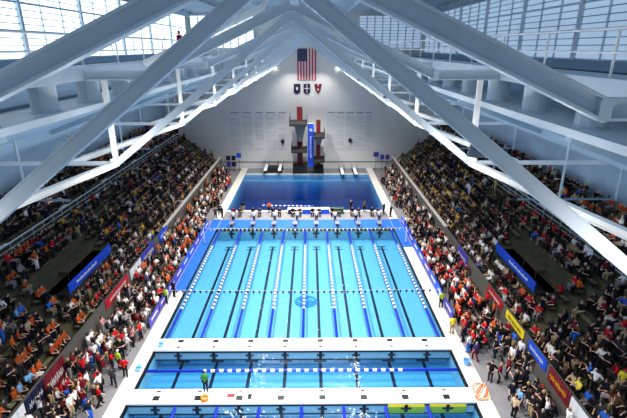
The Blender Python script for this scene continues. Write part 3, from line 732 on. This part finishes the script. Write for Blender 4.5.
# ------------------------------------------------------------------ bubbles in the warm-up sections
FOAM = mat('foam_white', (236, 246, 252), .5)
random.seed(21)
for k, (x, ya, yb, n) in enumerate(((-3.0, 24.6, 28.2, 44), (3.9, 24.6, 28.2, 40), (-4.6, 21.6, 22.8, 50), (3.8, 21.6, 22.8, 44))):
    bm = bmesh.new()
    for q in range(n):
        yy = random.uniform(ya, yb); xx = x + random.gauss(0, .14 + (.5 if k > 1 else .06)); r = random.uniform(.012, .042)
        bmesh.ops.create_icosphere(bm, subdivisions=1, radius=r, matrix=Matrix.Translation((xx, yy, -.02)) @ Matrix.Diagonal((1.6, 1.2, .5, 1)))
    me = bpy.data.meshes.new('splash_foam'); bm.to_mesh(me); bm.free(); me.materials.append(FOAM)
    o = link('splash_foam', me); tag(o, ('trail of white bubbles crossing the dashed rope between bulkheads, bright-window half', 'trail of white bubbles between bulkheads, blue-window half', 'white splashes beyond the nearest bulkhead, bright-window half', 'white splashes beyond the nearest bulkhead, blue-window half')[k], 'splash', kind='stuff')

# ------------------------------------------------------------------ people
def capsule(b, p0, p1, r0, r1, n=10, sc=None):
    p0, p1 = Vector(p0), Vector(p1); d = p1 - p0; L = d.length; d = d / L if L > 1e-6 else Vector((0, 0, 1))
    pts, rad = [], []
    for a in (-80, -50, -20): t = math.radians(a); pts.append(p0 + d * r0 * math.sin(t)); rad.append(r0 * math.cos(t))
    for a in (20, 50, 80): t = math.radians(a); pts.append(p1 + d * r1 * math.sin(t)); rad.append(r1 * math.cos(t))
    b.tube(pts, r0, n, 0, rad)
def ellipsoid(b, c, rx, ry, rz, R=None, n=14, m=9, mi=0):
    c = Vector(c); k0 = len(b.v); rings = []
    for i in range(m):
        ph = -PI / 2 + PI * (i + .5) / m; ring = []
        for j in range(n):
            t = 2 * PI * j / n; v = Vector((rx * math.cos(ph) * math.cos(t), ry * math.cos(ph) * math.sin(t), rz * math.sin(ph)))
            if R: v = R @ v
            ring.append(len(b.v)); b.v.append(tuple(c + v))
        rings.append(ring)
    for a, c2 in zip(rings, rings[1:]):
        for j in range(n): b.f.append((a[j], a[(j + 1) % n], c2[(j + 1) % n], c2[j])); b.m.append(mi)
    b.f.append(tuple(reversed(rings[0]))); b.m.append(mi); b.f.append(tuple(rings[-1])); b.m.append(mi)
def fuse(b, voxel, faces, name):
    me = b.data('tmp', [])
    o = bpy.data.objects.new('tmp', me); C.objects.link(o)
    r = o.modifiers.new('r', 'REMESH'); r.mode = 'VOXEL'; r.voxel_size = voxel
    s = o.modifiers.new('s', 'SMOOTH'); s.factor = .5; s.iterations = 2
    dg = bpy.context.evaluated_depsgraph_get(); n = len(o.evaluated_get(dg).data.polygons)
    d = o.modifiers.new('d', 'DECIMATE'); d.ratio = min(1, faces / max(2 * n, 1))
    dg = bpy.context.evaluated_depsgraph_get()
    out = bpy.data.meshes.new_from_object(o.evaluated_get(dg)); out.name = name
    bpy.data.objects.remove(o); bpy.data.meshes.remove(me); out.shade_smooth()
    return out
def skeleton(pose):
    """joints of a 1.74 m person, feet at the origin plane, facing +y; seated ones rest on a 0.46 m board"""
    S = {}
    sit = pose.startswith('sit')
    lean = {'sit_lean': .22, 'sit_back': -.05, 'sit_turn': .05, 'sit_phone': .10}.get(pose, .02)
    if sit:
        hip = Vector((0, 0, .56)); S['hips'] = [hip + Vector((s * .095, 0, 0)) for s in (-1, 1)]
        S['knees'] = [Vector((-.12, .43, .53)), Vector((.13, .42, .53))]
        S['ankles'] = [Vector((-.12, .40, .09)), Vector((.13, .36, .09))]
    else:
        hip = Vector((0, 0, .92)); S['hips'] = [hip + Vector((s * .09, 0, 0)) for s in (-1, 1)]
        f = .16 if pose == 'stand_walk' else .02
        S['knees'] = [Vector((-.1, .04 + f, .49)), Vector((.1, .05 - f * .3, .49))]
        S['ankles'] = [Vector((-.11, f, .09)), Vector((.11, -f * 1.6 - .01, .09))]
    S['toes'] = [a + Vector((0, .15, -.045)) for a in S['ankles']]
    S['hip'] = hip; up = Vector((0, math.sin(lean), math.cos(lean)))
    S['waist'] = hip + up * .16; S['chest'] = hip + up * .36; S['neck'] = hip + up * .54; S['head'] = hip + up * .69 + Vector((0, .03, 0))
    sh = hip + up * .47; S['sh'] = [sh + Vector((s * .175, 0, 0)) for s in (-1, 1)]
    A = {'sit_lap': ((-.25, .06, -.27), (-.1, .30, -.36), (.25, .06, -.27), (.1, .30, -.36)),
         'sit_lean': ((-.26, .17, -.24), (-.06, .36, -.22), (.26, .17, -.24), (.06, .36, -.22)),
         'sit_back': ((-.33, -.05, -.25), (-.24, .2, -.36), (.25, .05, -.27), (.12, .3, -.36)),
         'sit_turn': ((-.26, .12, -.24), (-.02, .26, -.05), (.25, .05, -.27), (.12, .3, -.36)),
         'sit_phone': ((-.24, .12, -.24), (-.05, .32, -.12), (.24, .12, -.24), (.05, .32, -.12)),
         'stand_easy': ((-.24, -.02, -.28), (-.25, .08, -.53), (.24, -.02, -.28), (.25, .08, -.53)),
         'stand_hips': ((-.36, -.08, -.22), (-.2, .06, -.42), (.36, -.08, -.22), (.2, .06, -.42)),
         'stand_clap': ((-.26, .14, -.22), (-.04, .36, -.12), (.26, .14, -.22), (.04, .36, -.12)),
         'stand_cheer': ((-.30, .06, .20), (-.26, .10, .46), (.30, .06, .20), (.28, .08, .46)),
         'stand_walk': ((-.23, -.12, -.26), (-.22, .02, -.5), (.23, .1, -.26), (.2, .28, -.42))}[pose]
    b0 = S['neck'] - up * .07
    S['elbow'] = [b0 + Vector(A[0]), b0 + Vector(A[2])]; S['wrist'] = [b0 + Vector(A[1]), b0 + Vector(A[3])]
    S['up'] = up
    return S
SKINS = [mat('skin_fair', (224, 178, 152), .6, noise=.04), mat('skin_tan', (190, 138, 106), .6, noise=.04), mat('skin_brown', (112, 74, 54), .6, noise=.04)]
SHOE = mat('shoe_dark', (36, 36, 40), .7); EYE = mat('eye_dark', (24, 20, 20), .3); LIP = mat('lip', (150, 80, 74), .5)
def body_mb(S, low=False):
    b = MB(); h = S['head']
    ellipsoid(b, h, .076, .095, .118); capsule(b, h + Vector((0, .03, -.07)), h + Vector((0, .045, -.075)), .055, .045)   # skull, jaw
    if not low:
        capsule(b, h + Vector((0, .088, .005)), h + Vector((0, .108, -.028)), .012, .016)   # nose
        for s in (-1, 1): ellipsoid(b, h + Vector((s * .078, -.005, -.01)), .013, .024, .034)
    capsule(b, S['neck'] - S['up'] * .04, h - Vector((0, .02, .05)), .056, .052)
    capsule(b, S['neck'] - S['up'] * .05, S['chest'], .08, .125); capsule(b, S['chest'] + Vector((-.055, 0, .02)), S['waist'], .115, .115); capsule(b, S['chest'] + Vector((.055, 0, .02)), S['waist'], .115, .115)
    capsule(b, S['waist'], S['hip'], .115, .11)
    for i, s in enumerate((-1, 1)):
        capsule(b, S['neck'] - S['up'] * .06, S['sh'][i], .06, .06); capsule(b, S['sh'][i], S['elbow'][i], .056, .042); capsule(b, S['elbow'][i], S['wrist'][i], .043, .029)
        d = (S['wrist'][i] - S['elbow'][i]).normalized(); q = Vector((s, 0, 0)); q = (q - d * q.dot(d)).normalized(); nrm = d.cross(q)
        w = S['wrist'][i]
        for a in (-.02, 0, .02): capsule(b, w, w + d * .085 + q * a, .018, .014, 8)
        if not low:
            for a, L in ((-.03, .062), (-.01, .078), (.011, .074), (.031, .058)):
                k = w + d * .09 + q * a; k2 = k + d * L * .55 + nrm * .006 + q * a * .15; k3 = k2 + d * L * .42 + nrm * .018 * (1 if s > 0 else -1)
                capsule(b, k - d * .015, k2, .0095, .009, 7); capsule(b, k2, k3, .009, .0075, 7)
            th = w + d * .025 - q * .022; capsule(b, th, th + d * .035 - q * .028, .012, .0105, 7); capsule(b, th + d * .035 - q * .028, th + d * .068 - q * .026, .0105, .009, 7)
        capsule(b, S['hips'][i], S['knees'][i], .09, .062); capsule(b, S['knees'][i], S['ankles'][i], .062, .042)
        capsule(b, S['ankles'][i] + Vector((0, -.03, -.03)), S['toes'][i], .05, .042)
    return b
def shirt_mb(S):
    b = MB(); e = .022
    capsule(b, S['neck'] - S['up'] * .06, S['chest'], .082 + e, .125 + e); capsule(b, S['chest'] + Vector((-.055, 0, .02)), S['waist'] + Vector((-.03, 0, 0)), .115 + e, .115 + e); capsule(b, S['chest'] + Vector((.055, 0, .02)), S['waist'] + Vector((.03, 0, 0)), .115 + e, .115 + e)
    capsule(b, S['waist'], S['hip'] + S['up'] * .04, .128 + e, .136 + e)
    for i in (0, 1):
        capsule(b, S['neck'] - S['up'] * .07, S['sh'][i], .06 + e, .062 + e); capsule(b, S['sh'][i], S['sh'][i].lerp(S['elbow'][i], .8), .058 + e, .05 + e)
    return b
def trouser_mb(S):
    b = MB(); e = .018
    capsule(b, S['hips'][0], S['hips'][1], .125 + e, .125 + e); capsule(b, S['hip'] + S['up'] * -.01, S['hip'] + S['up'] * .1, .135 + e, .128 + e * .6)
    for i in (0, 1):
        capsule(b, S['hips'][i], S['knees'][i], .09 + e, .064 + e); capsule(b, S['knees'][i], S['knees'][i].lerp(S['ankles'][i], .92), .064 + e, .05 + e)
    return b
def hair_mb(S, style):
    b = MB(); h = S['head']
    ellipsoid(b, h + Vector((0, -.016, .022)), .088, .098, .115)
    if style == 'long':
        ellipsoid(b, h + Vector((0, -.062, -.07)), .086, .05, .15); capsule(b, h + Vector((0, -.08, -.1)), h + Vector((0, -.1, -.22)), .055, .04)
    if style == 'tail':
        capsule(b, h + Vector((0, -.1, .04)), h + Vector((0, -.16, -.1)), .034, .022)
    if style == 'cap':
        ellipsoid(b, h + Vector((0, .1, .055)), .07, .075, .012)
    return b
POSES = ['sit_lap', 'sit_lean', 'sit_back', 'sit_turn', 'sit_phone', 'stand_easy', 'stand_hips', 'stand_clap', 'stand_cheer', 'stand_walk']
HI, LO = {}, {}
def finish_body(me, S):
    for m in (SKINS[0], SHOE, EYE, LIP): me.materials.append(m)
    n = len(me.polygons); z = np.zeros(n * 3); me.polygons.foreach_get('center', z); z = z.reshape(-1, 3)
    mi = np.zeros(n, int)
    for i in (0, 1):
        a = S['ankles'][i]; mi[(np.abs(z[:, 0] - a.x) < .09) & (z[:, 2] < .1) & (np.abs(z[:, 1] - a.y) < .3)] = 1
    me.polygons.foreach_set('material_index', mi)
    # eyes, brows and mouth joined into the same mesh
    bm = bmesh.new(); bm.from_mesh(me); h = S['head']
    for sx in (-1, 1):
        r = bmesh.ops.create_icosphere(bm, subdivisions=1, radius=1, matrix=Matrix.Translation(h + Vector((sx * .032, .086, .004))) @ Matrix.Diagonal((.014, .01, .008, 1)))
        for f in {f for v in r['verts'] for f in v.link_faces}: f.material_index = 2
    r = bmesh.ops.create_icosphere(bm, subdivisions=1, radius=1, matrix=Matrix.Translation(h + Vector((0, .092, -.062))) @ Matrix.Diagonal((.024, .01, .007, 1)))
    for f in {f for v in r['verts'] for f in v.link_faces}: f.material_index = 3
    bm.to_mesh(me); bm.free()
def raw(me):
    v = np.zeros(len(me.vertices) * 3); me.vertices.foreach_get('co', v); me.calc_loop_triangles()
    t = np.zeros(len(me.loop_triangles) * 3, int); me.loop_triangles.foreach_get('vertices', t)
    return v.reshape(-1, 3), t.reshape(-1, 3)
for p in POSES:
    S = skeleton(p)
    bd = fuse(body_mb(S), .0085, 3000, 'person_body'); finish_body(bd, S)
    HI[p] = {'body': bd, 'shirt': fuse(shirt_mb(S), .018, 650, 'shirt'), 'trousers': fuse(trouser_mb(S), .018, 600, 'trousers')}
    for st in ('short', 'long', 'tail', 'cap'): HI[p]['hair_' + st] = fuse(hair_mb(S, st), .012, 260, 'hair')
    LO[p] = {'body': raw(fuse(body_mb(S, True), .02, 110, 'lo')), 'shirt': raw(fuse(shirt_mb(S), .025, 60, 'lo')), 'trousers': raw(fuse(trouser_mb(S), .025, 60, 'lo')), 'hair': raw(fuse(hair_mb(S, 'short'), .02, 24, 'lo'))}
CLOTH = {}
for nm, rgb in dict(orange=(214, 92, 36), burnt_orange=(178, 76, 36), red=(196, 26, 34), maroon=(116, 22, 36), white=(236, 234, 232), grey=(142, 142, 146), black=(24, 24, 28), navy=(24, 27, 48), blue=(44, 104, 204), light_blue=(120, 176, 222), purple=(66, 52, 112), gold=(222, 164, 40), yellow=(236, 214, 60), green=(50, 128, 66), olive=(84, 80, 52), brown=(84, 60, 44), pink=(222, 150, 150), khaki=(170, 152, 116), charcoal=(52, 52, 58), lime=(176, 208, 60), tan=(196, 170, 140)).items():
    CLOTH[nm] = mat('cloth_' + nm, rgb, .85, noise=.1, scale=8, spec=.1)
HAIRC = {'black': mat('hair_black', (22, 18, 18), .6), 'brown': mat('hair_brown', (62, 40, 28), .6), 'blond': mat('hair_blond', (180, 142, 88), .6), 'grey': mat('hair_grey', (150, 146, 142), .6)}

def wpick(w):
    t = random.uniform(0, sum(w.values()))
    for k, v in w.items():
        t -= v
        if t <= 0: return k
    return k
DARKMIX = dict(black=30, charcoal=14, navy=10, grey=6, white=6, olive=7, brown=6, maroon=5, purple=3, red=3, blue=2, gold=2, tan=3)
def palette(side, sec, row, y):  # black share raised: shade and dark hair put into shirt colour
    if side < 0:
        if sec == 'deck' or sec == 'low':
            if y < 23: return dict(white=55, black=20, maroon=12, red=6)
            if y < 27: return dict(red=36, maroon=30, white=14, black=10)
            if y < 38: return dict(white=40, black=26, red=8, grey=9, maroon=8, pink=4)
            return dict(orange=14, white=22, black=26, grey=10, red=8, burnt_orange=8, navy=6, tan=6)
        if row < 7:
            if y < 29: return dict(burnt_orange=38, orange=14, black=22, charcoal=8, white=8, blue=3, grey=4, tan=3, light_blue=3)
            if y < 36: return dict(red=20, maroon=20, burnt_orange=12, orange=6, black=20, white=8, navy=6, grey=4)
            if y < 44: return dict(black=28, navy=16, gold=8, charcoal=14, olive=8, white=6, burnt_orange=8, purple=4, red=4)
            return dict(black=26, navy=12, purple=9, charcoal=14, olive=8, gold=5, white=6, brown=8, red=4, grey=5)
        return dict(black=30, burnt_orange=12, charcoal=14, red=7, brown=10, white=6, orange=4, navy=6, olive=6)
    if sec in ('deck', 'low'):
        if y < 24: return dict(black=60, charcoal=14, white=12, grey=8, navy=6)
        if y < 29: return dict(black=34, white=26, red=12, maroon=10, navy=6, gold=4, blue=4)
        if y < 36: return dict(orange=26, red=28, white=16, black=14, maroon=10)
        if y < 46: return dict(red=28, white=20, black=20, maroon=10, navy=8, grey=8)
        return dict(black=30, white=12, navy=10, red=9, charcoal=12, grey=8, olive=6, tan=5)
    if row < 7:
        if y < 27: return dict(black=36, charcoal=14, white=9, navy=7, brown=8, red=7, tan=5, blue=4, maroon=5, yellow=2, olive=4)
        if y < 35: return dict(black=22, orange=12 if row < 2 else 3, red=16, white=14, maroon=9, charcoal=12, navy=5, tan=5)
        if y < 41 and row < 3: return dict(white=46, black=24, purple=10, grey=10)
        if y < 46: return dict(black=34, maroon=12, red=8, charcoal=16, olive=8, navy=8, white=4)
        return dict(black=30, gold=11, charcoal=14, olive=9, navy=10, purple=6, brown=7, white=5, yellow=3)
    return dict(black=28, burnt_orange=13, brown=12, charcoal=12, orange=5, tan=5, white=5, maroon=6, olive=6)
def occupancy(side, sec, row, y):
    if sec == 'seat':
        if 29.2 < y < 39 and 2 <= row <= 4: return 0.0
        if side < 0:
            if 36 < y < 50 and 5 <= row <= 6: return .6
            if y < 22: return .62
            if y > 68: return .55 if y < 75 else .2
            return .9 if row < 7 else .92
        if y < 21 and row > 3: return .2
        if 38 < y < 50 and 4 <= row <= 6: return .6
        if y > 68: return .45 if y < 75 else .12
        return .92 if row < 7 else .94
    if sec == 'low':
        if y < 27: return .85 if side < 0 else .68
        if y < 60: return .85
        return .6
    return 1
PEOPLE = []
def add(side, sec, row, x, y, z, face, pose=None, shirt=None, trous=None, hair=None, style=None, skin=None, where=None):
    if pose is None:
        if sec == 'seat': pose = random.choices(POSES, (22, 16, 10, 10, 8, 4, 2, 4, 1, 0))[0]
        elif sec == 'low': pose = random.choices(POSES, (14, 12, 4, 6, 3, 16, 10, 16, 7, 0))[0]
        else: pose = random.choices(POSES, (0, 0, 0, 0, 0, 34, 18, 22, 6, 16))[0]
    PEOPLE.append(dict(side=side, sec=sec, row=row, x=x, y=y, z=z, face=face, pose=pose, shirt=shirt or wpick(palette(side, sec, row, y)),
        trous=trous or wpick(dict(black=48, navy=12, charcoal=20, khaki=8, blue=2, grey=7, white=3)), hair=hair or wpick(dict(black=40, brown=36, blond=14, grey=10)),
        style=style or wpick(dict(short=52, long=26, tail=10, cap=12)), skin=random.choices((0, 1, 2), (64, 22, 14))[0] if skin is None else skin, sc=random.uniform(.93, 1.06), where=where))
random.seed(2024)
AISLES = ((27.0, 28.2), (45.2, 46.4), (63.2, 64.4))
for side in (-1, 1):
    for i in range(ROWS):
        x, z = tier(i)
        y = 17.0
        while y < 80.4:
            y += random.uniform(.46, .55)
            if any(a < y < c for a, c in AISLES): continue
            if i == 7:
                if random.random() < .04: add(side, 'seat', i, side * (x + random.uniform(.3, .6)), y, z, random.uniform(-PI, PI), pose=random.choice(('stand_easy', 'stand_walk')))
                continue
            if random.random() < occupancy(side, 'seat', i, y):
                add(side, 'seat', i, side * (x + .55), y, z, random.gauss(0, .35))
    for j in range(3):
        y = 17.0
        while y < 77.5:
            y += random.uniform(.48, .62)
            if random.random() < occupancy(side, 'low', j, y):
                add(side, 'low', j, side * (14.1 + .6 * j + .15), y, .35 + .35 * j - .46, random.gauss(0, .4))
    y = 21.5
    while y < 74:
        y += random.uniform(.22, .5)
        if (y > 28 or (side < 0 and random.random() < .5)) and not (54 < y < 60.5):
            add(side, 'deck', 0, side * random.uniform(12.95, 13.95), y, 0, random.gauss(0, .9))
# standing people on a low step stand on the board itself
for p in PEOPLE:
    if p['sec'] == 'low' and p['pose'].startswith('stand'): p['z'] += .52
    if p['sec'] == 'seat' and p['pose'].startswith('stand') and p['row'] != 7: p['x'] -= p['side'] * .33
# particular people
add(1, 'one', 0, -6.45, 24.0, .3, 0, 'stand_easy', 'green', 'black', 'black', 'short', 0, 'person in bright green shirt and black trousers standing on the nearest bulkhead')
add(1, 'one', 0, -8.45, 33.2, 21.4, 1.2, 'stand_easy', 'red', 'black', 'black', 'short', 0, 'person in red shirt and black trousers standing on the catwalk')
add(-1, 'one', 0, -13.0, 24.9, 0, .6, 'stand_walk', 'charcoal', 'navy', 'brown', 'short', 0, 'person in charcoal shirt and navy trousers walking along the open grey deck')
add(-1, 'one', 0, -12.55, 25.8, 0, .2, 'stand_hips', 'red', 'black', 'black', 'short', 0, 'person in red shirt standing with hands on hips on the open deck')
add(-1, 'one', 0, -13.3, 26.6, 0, -.4, 'stand_easy', 'lime', 'charcoal', 'brown', 'cap', 0, 'person in lime shirt and cap standing at the pool-deck crowd corner')
add(-1, 'one', 0, -13.35, 23.1, 0, 1.1, 'stand_walk', 'black', 'khaki', 'blond', 'tail', 0, 'person in black shirt and khaki trousers walking past the low bleachers')
add(-1, 'one', 0, -12.5, 35.4, 0, -.3, 'stand_easy', 'lime', 'navy', 'brown', 'short', 0, 'person in lime vest standing at the start of the blue deck mat')
add(-1, 'one', 0, -12.2, 36.6, 0.02, -.6, 'stand_easy', 'navy', 'navy', 'black', 'short', 1, 'person all in navy standing on the deck by the pool edge')
add(1, 'one', 0, 12.35, 34.6, 0, .2, 'stand_easy', 'lime', 'black', 'brown', 'short', 0, 'person in lime vest and black trousers standing alone at the pool edge')
add(1, 'one', 0, 13.2, 25.2, 0, 2.4, 'stand_hips', 'black', 'charcoal', 'black', 'short', 0, 'person in black shirt with hands on hips on the grey deck')
add(1, 'one', 0, 13.7, 25.0, 0, -2.0, 'stand_easy', 'maroon', 'black', 'blond', 'long', 0, 'long-haired blond person in maroon shirt standing on the grey deck')
add(1, 'one', 0, 12.9, 27.4, 0, .2, 'stand_walk', 'purple', 'maroon', 'grey', 'short', 0, 'grey-haired person in purple shirt walking beside the light blue bucket')
add(1, 'one', 0, 12.7, 28.3, 0, .5, 'stand_easy', 'white', 'blue', 'brown', 'short', 0, 'person in white shirt and blue trousers standing near the racing bulkhead end')
add(1, 'one', 0, 12.75, 29.6, 0, .9, 'stand_clap', 'navy', 'navy', 'black', 'short', 1, 'person in navy shirt clapping near the racing bulkhead end')
add(1, 'one', 0, 13.1, 30.6, 0, .3, 'stand_clap', 'red', 'red', 'black', 'short', 0, 'person in red shirt and red trousers clapping on the deck')
add(1, 'one', 0, 12.15, 30.7, 0.02, .1, 'stand_easy', 'yellow', 'khaki', 'blond', 'cap', 0, 'person in yellow shirt and cap standing at the pool edge by the bulkhead')
add(1, 'one', 0, 13.8, 23.2, 0, 2.8, 'stand_walk', 'navy', 'charcoal', 'black', 'short', 0, 'person in navy shirt walking on the grey deck nearest the camera')
add(1, 'one', 0, 14.0, 22.6, 0, 1.8, 'stand_easy', 'light_blue', 'navy', 'brown', 'short', 0, 'person in light blue shirt on the grey deck nearest the camera')
add(1, 'one', 0, 13.4, 21.9, 0, -1.0, 'stand_easy', 'tan', 'black', 'brown', 'tail', 0, 'person in tan shirt with a ponytail on the grey deck nearest the camera')
add(1, 'one', 0, 13.9, 29.0, 0, .6, 'stand_easy', 'red', 'black', 'black', 'short', 0, 'person in red shirt and black trousers beside the deck bleachers')
sides = ('bright-window', 'blue-window')
for k, x in enumerate(LANES):
    ln = '%s lane from the %s side' % ((ordw(k + 1), sides[0]) if k < 4 else (ordw(8 - k), sides[1]))
    add(1, 'chair', k, x - .45, 57.9, .02, PI + random.gauss(0, .1), 'sit_lap', 'black', 'black', 'black', 'short', 0, 'person in black sitting on first chair behind blocks, %s' % ln)
    add(1, 'chair', k, x + .45, 57.9, .02, PI + random.gauss(0, .1), 'sit_lean', 'charcoal', 'black', 'brown', 'long', 0, 'person in charcoal sitting on second chair behind blocks, %s' % ln)
    add(1, 'one', 0, x + random.uniform(-.25, .25), 55.5, .06, PI + random.gauss(0, .3), 'stand_easy', 'white', 'navy' if k % 2 else 'black', random.choice(('black', 'brown', 'grey')), 'short', 0, 'official in white shirt standing behind block, %s' % ln)
for k, (x, y, s, tr) in enumerate(((-12.1, 58.3, 'black', 'black'), (-11.5, 57.2, 'navy', 'black'), (-12.3, 56.9, 'charcoal', 'navy'), (-8.9, 59.2, 'black', 'khaki'), (-9.8, 56.8, 'maroon', 'black'), (10.9, 58.4, 'black', 'black'), (11.7, 57.4, 'navy', 'black'), (-5.2, 59.2, 'orange', 'black'), (6.4, 59.3, 'black', 'navy'), (8.3, 59.4, 'olive', 'black'))):
    add(1, 'one', 0, x, y, .05 if y < 56.4 else .03, random.uniform(-1, 1), 'stand_easy' if k % 2 else 'stand_hips', s, tr, ('black', 'brown', 'blond')[k % 3], 'short', 0, 'person in %s shirt and %s trousers standing between pools, %s' % (s, tr, ('in the corner by bright windows', 'near the corner by bright windows', 'at the mat corner', 'past the corner group', 'near the first block', 'near the blue-window corner', 'in the blue-window corner', 'alone', 'near the green table', 'past the green table')[k]))

CAMLOC = Vector((0.6, 0, 22.05)); TH, YAW = math.radians(19.94), math.radians(.45)
FW = Vector((math.sin(YAW) * math.cos(TH), math.cos(YAW) * math.cos(TH), -math.sin(TH))); RT = Vector((math.cos(YAW), -math.sin(YAW), 0)); UP = RT.cross(FW)
def proj(p):
    d = Vector(p) - CAMLOC; z = d.dot(FW)
    return 313.5 + 444.8 * d.dot(RT) / z, 209 - 444.8 * d.dot(UP) / z, z
vis = []
for p in PEOPLE:
    px, py, z = proj((p['x'], p['y'], p['z'] + .9)); p['d'] = z
    p['in'] = -3 < px < 630 and -3 < py < 421
    if -30 < px < 657 and -30 < py < 450: vis.append(p)
special = [p for p in vis if p['sec'] in ('one', 'chair')]
crowd = sorted((p for p in vis if p['sec'] not in ('one', 'chair')), key=lambda p: p['d'])
near = [p for p in crowd if p['in']][:300 - len(special)]
ns = set(id(p) for p in near); rest = [p for p in crowd if id(p) not in ns]
count = {}
near.sort(key=lambda p: p['y'])
def rotz(p):
    base = (0 if p['sec'] in ('one', 'chair') else (PI / 2 if p['side'] > 0 else -PI / 2))
    return base + p['face']
CHARM = mat('chair_plastic', (70, 72, 78), .6)
chair_me = None
for p in special + near:
    pose = p['pose']
    if p['where']: lab = p['where']
    else:
        key = (p['side'], p['sec'], p['row']); count[key] = count.get(key, 0) + 1; n = count[key]
        sn = sides[0] if p['side'] < 0 else sides[1]
        hw = {'short': '%s hair' % p['hair'], 'long': 'long %s hair' % p['hair'], 'tail': '%s ponytail' % p['hair'], 'cap': 'cap'}[p['style']]
        act = 'seated' if pose.startswith('sit') else {'stand_cheer': 'cheering', 'stand_clap': 'clapping'}.get(pose, 'standing')
        s = p['shirt'].replace('_', ' ')
        if p['sec'] == 'seat': lab = '%s person, %s shirt, %s, %s stand %s row, %s from near end' % (act, s, hw, sn, ordw(p['row'] + 1), ordw(n))
        elif p['sec'] == 'low': lab = '%s person, %s shirt, %s, %s %s deck bleacher, %s from near end' % (act, s, hw, ordw(p['row'] + 1), sn, ordw(n))
        else: lab = '%s person, %s shirt, %s, on %s deck floor, %s from near end' % (act, s, hw, sn, ordw(n))
    H = HI[pose]
    root = link('person', H['body']); tag(root, lab, 'person', 'officials behind the blocks' if p['sec'] == 'chair' else 'spectators and swimmers seen singly')
    parts = [(root, SKINS[p['skin']])]
    for nm, me, m in (('shirt', H['shirt'], CLOTH[p['shirt']]), ('trousers', H['trousers'], CLOTH[p['trous']]), ('cap' if p['style'] == 'cap' else 'hair', H['hair_' + p['style']], CLOTH[('white', 'navy', 'red')[int(p['y'] * 7) % 3]] if p['style'] == 'cap' else HAIRC[p['hair']])):
        if not me.materials: me.materials.append(m)
        parts.append((link(nm, me, root), m))
    for o, m in parts:
        o.material_slots[0].link = 'OBJECT'; o.material_slots[0].material = m
    root.location = (p['x'], p['y'], p['z']); root.rotation_euler = (0, 0, rotz(p)); root.scale = (p['sc'],) * 3 if pose.startswith('stand') else (1, 1, 1)
    if p['sec'] == 'chair':
        if chair_me is None:
            b = MB(); b.box(-.22, .22, -.2, .24, .42, .46); b.box(-.22, .22, -.24, -.2, .5, .88)
            for a in (-.2, .2):
                b.box(a - .015, a + .015, -.24, -.21, 0, .88); b.box(a - .015, a + .015, .19, .22, 0, .44)
            chair_me = b.data('folding_chair', CHARM)
        c = link('folding_chair', chair_me); c.location = root.location; c.rotation_euler = root.rotation_euler
        tag(c, 'grey folding chair under the ' + lab.split(' sitting on ')[0].replace('person', 'person') + ', ' + lab.split(', ')[-1], 'chair', 'folding chairs behind the blocks')
# everyone else: one mass of people
cm = [CLOTH[k] for k in CLOTH] + SKINS + list(HAIRC.values()); ci = {m.name: i for i, m in enumerate(cm)}
V, T, M = [], [], []; off = 0
for p in rest:
    a = rotz(p); ca, sa = math.cos(a), math.sin(a); R = np.array([[ca, -sa, 0], [sa, ca, 0], [0, 0, 1]]).T * (p['sc'] if p['pose'].startswith('stand') else 1)
    for nm, m in (('body', SKINS[p['skin']]), ('shirt', CLOTH[p['shirt']]), ('trousers', CLOTH[p['trous']]), ('hair', HAIRC[p['hair']])):
        v, t = LO[p['pose']][nm]
        V.append(v @ R + np.array([p['x'], p['y'], p['z']])); T.append(t + off); off += len(v); M.append(np.full(len(t), ci[m.name]))
V = np.concatenate(V); T = np.concatenate(T); M = np.concatenate(M)
me = bpy.data.meshes.new('crowd'); me.vertices.add(len(V)); me.vertices.foreach_set('co', V.ravel())
me.loops.add(len(T) * 3); me.loops.foreach_set('vertex_index', T.ravel().astype(np.int32)); me.polygons.add(len(T)); me.polygons.foreach_set('loop_start', np.arange(0, len(T) * 3, 3, dtype=np.int32))
for m in cm: me.materials.append(m)
me.polygons.foreach_set('material_index', M.astype(np.int32)); me.update(); me.validate()
o = link('crowd', me); tag(o, 'packed crowd of spectators filling the farther rows of both stands', 'crowd', kind='stuff')
print('people', len(special), len(near), len(rest), 'crowd verts', len(V))

# ------------------------------------------------------------------ light, camera, output
w = bpy.data.worlds.new('sky'); SC.world = w; w.use_nodes = True
bg = w.node_tree.nodes['Background']; bg.inputs['Color'].default_value = (.50, .68, .90, 1); bg.inputs['Strength'].default_value = .36
cam = bpy.data.cameras.new('camera'); co = bpy.data.objects.new('camera', cam); C.objects.link(co); SC.camera = co
cam.sensor_width = 36; cam.sensor_fit = 'HORIZONTAL'; cam.lens = 444.8 / 627 * 36; cam.clip_start = .1; cam.clip_end = 300
co.location = CAMLOC
co.matrix_world = Matrix(((RT.x, UP.x, -FW.x, CAMLOC.x), (RT.y, UP.y, -FW.y, CAMLOC.y), (RT.z, UP.z, -FW.z, CAMLOC.z), (0, 0, 0, 1)))
SC.view_settings.view_transform = 'Standard'; SC.view_settings.look = 'None'; SC.view_settings.gamma = 1; SC.view_settings.exposure = 0.0; SC.view_settings.use_curve_mapping = False
SC.cycles.use_denoising = True; SC.cycles.max_bounces = 8; SC.cycles.transparent_max_bounces = 12
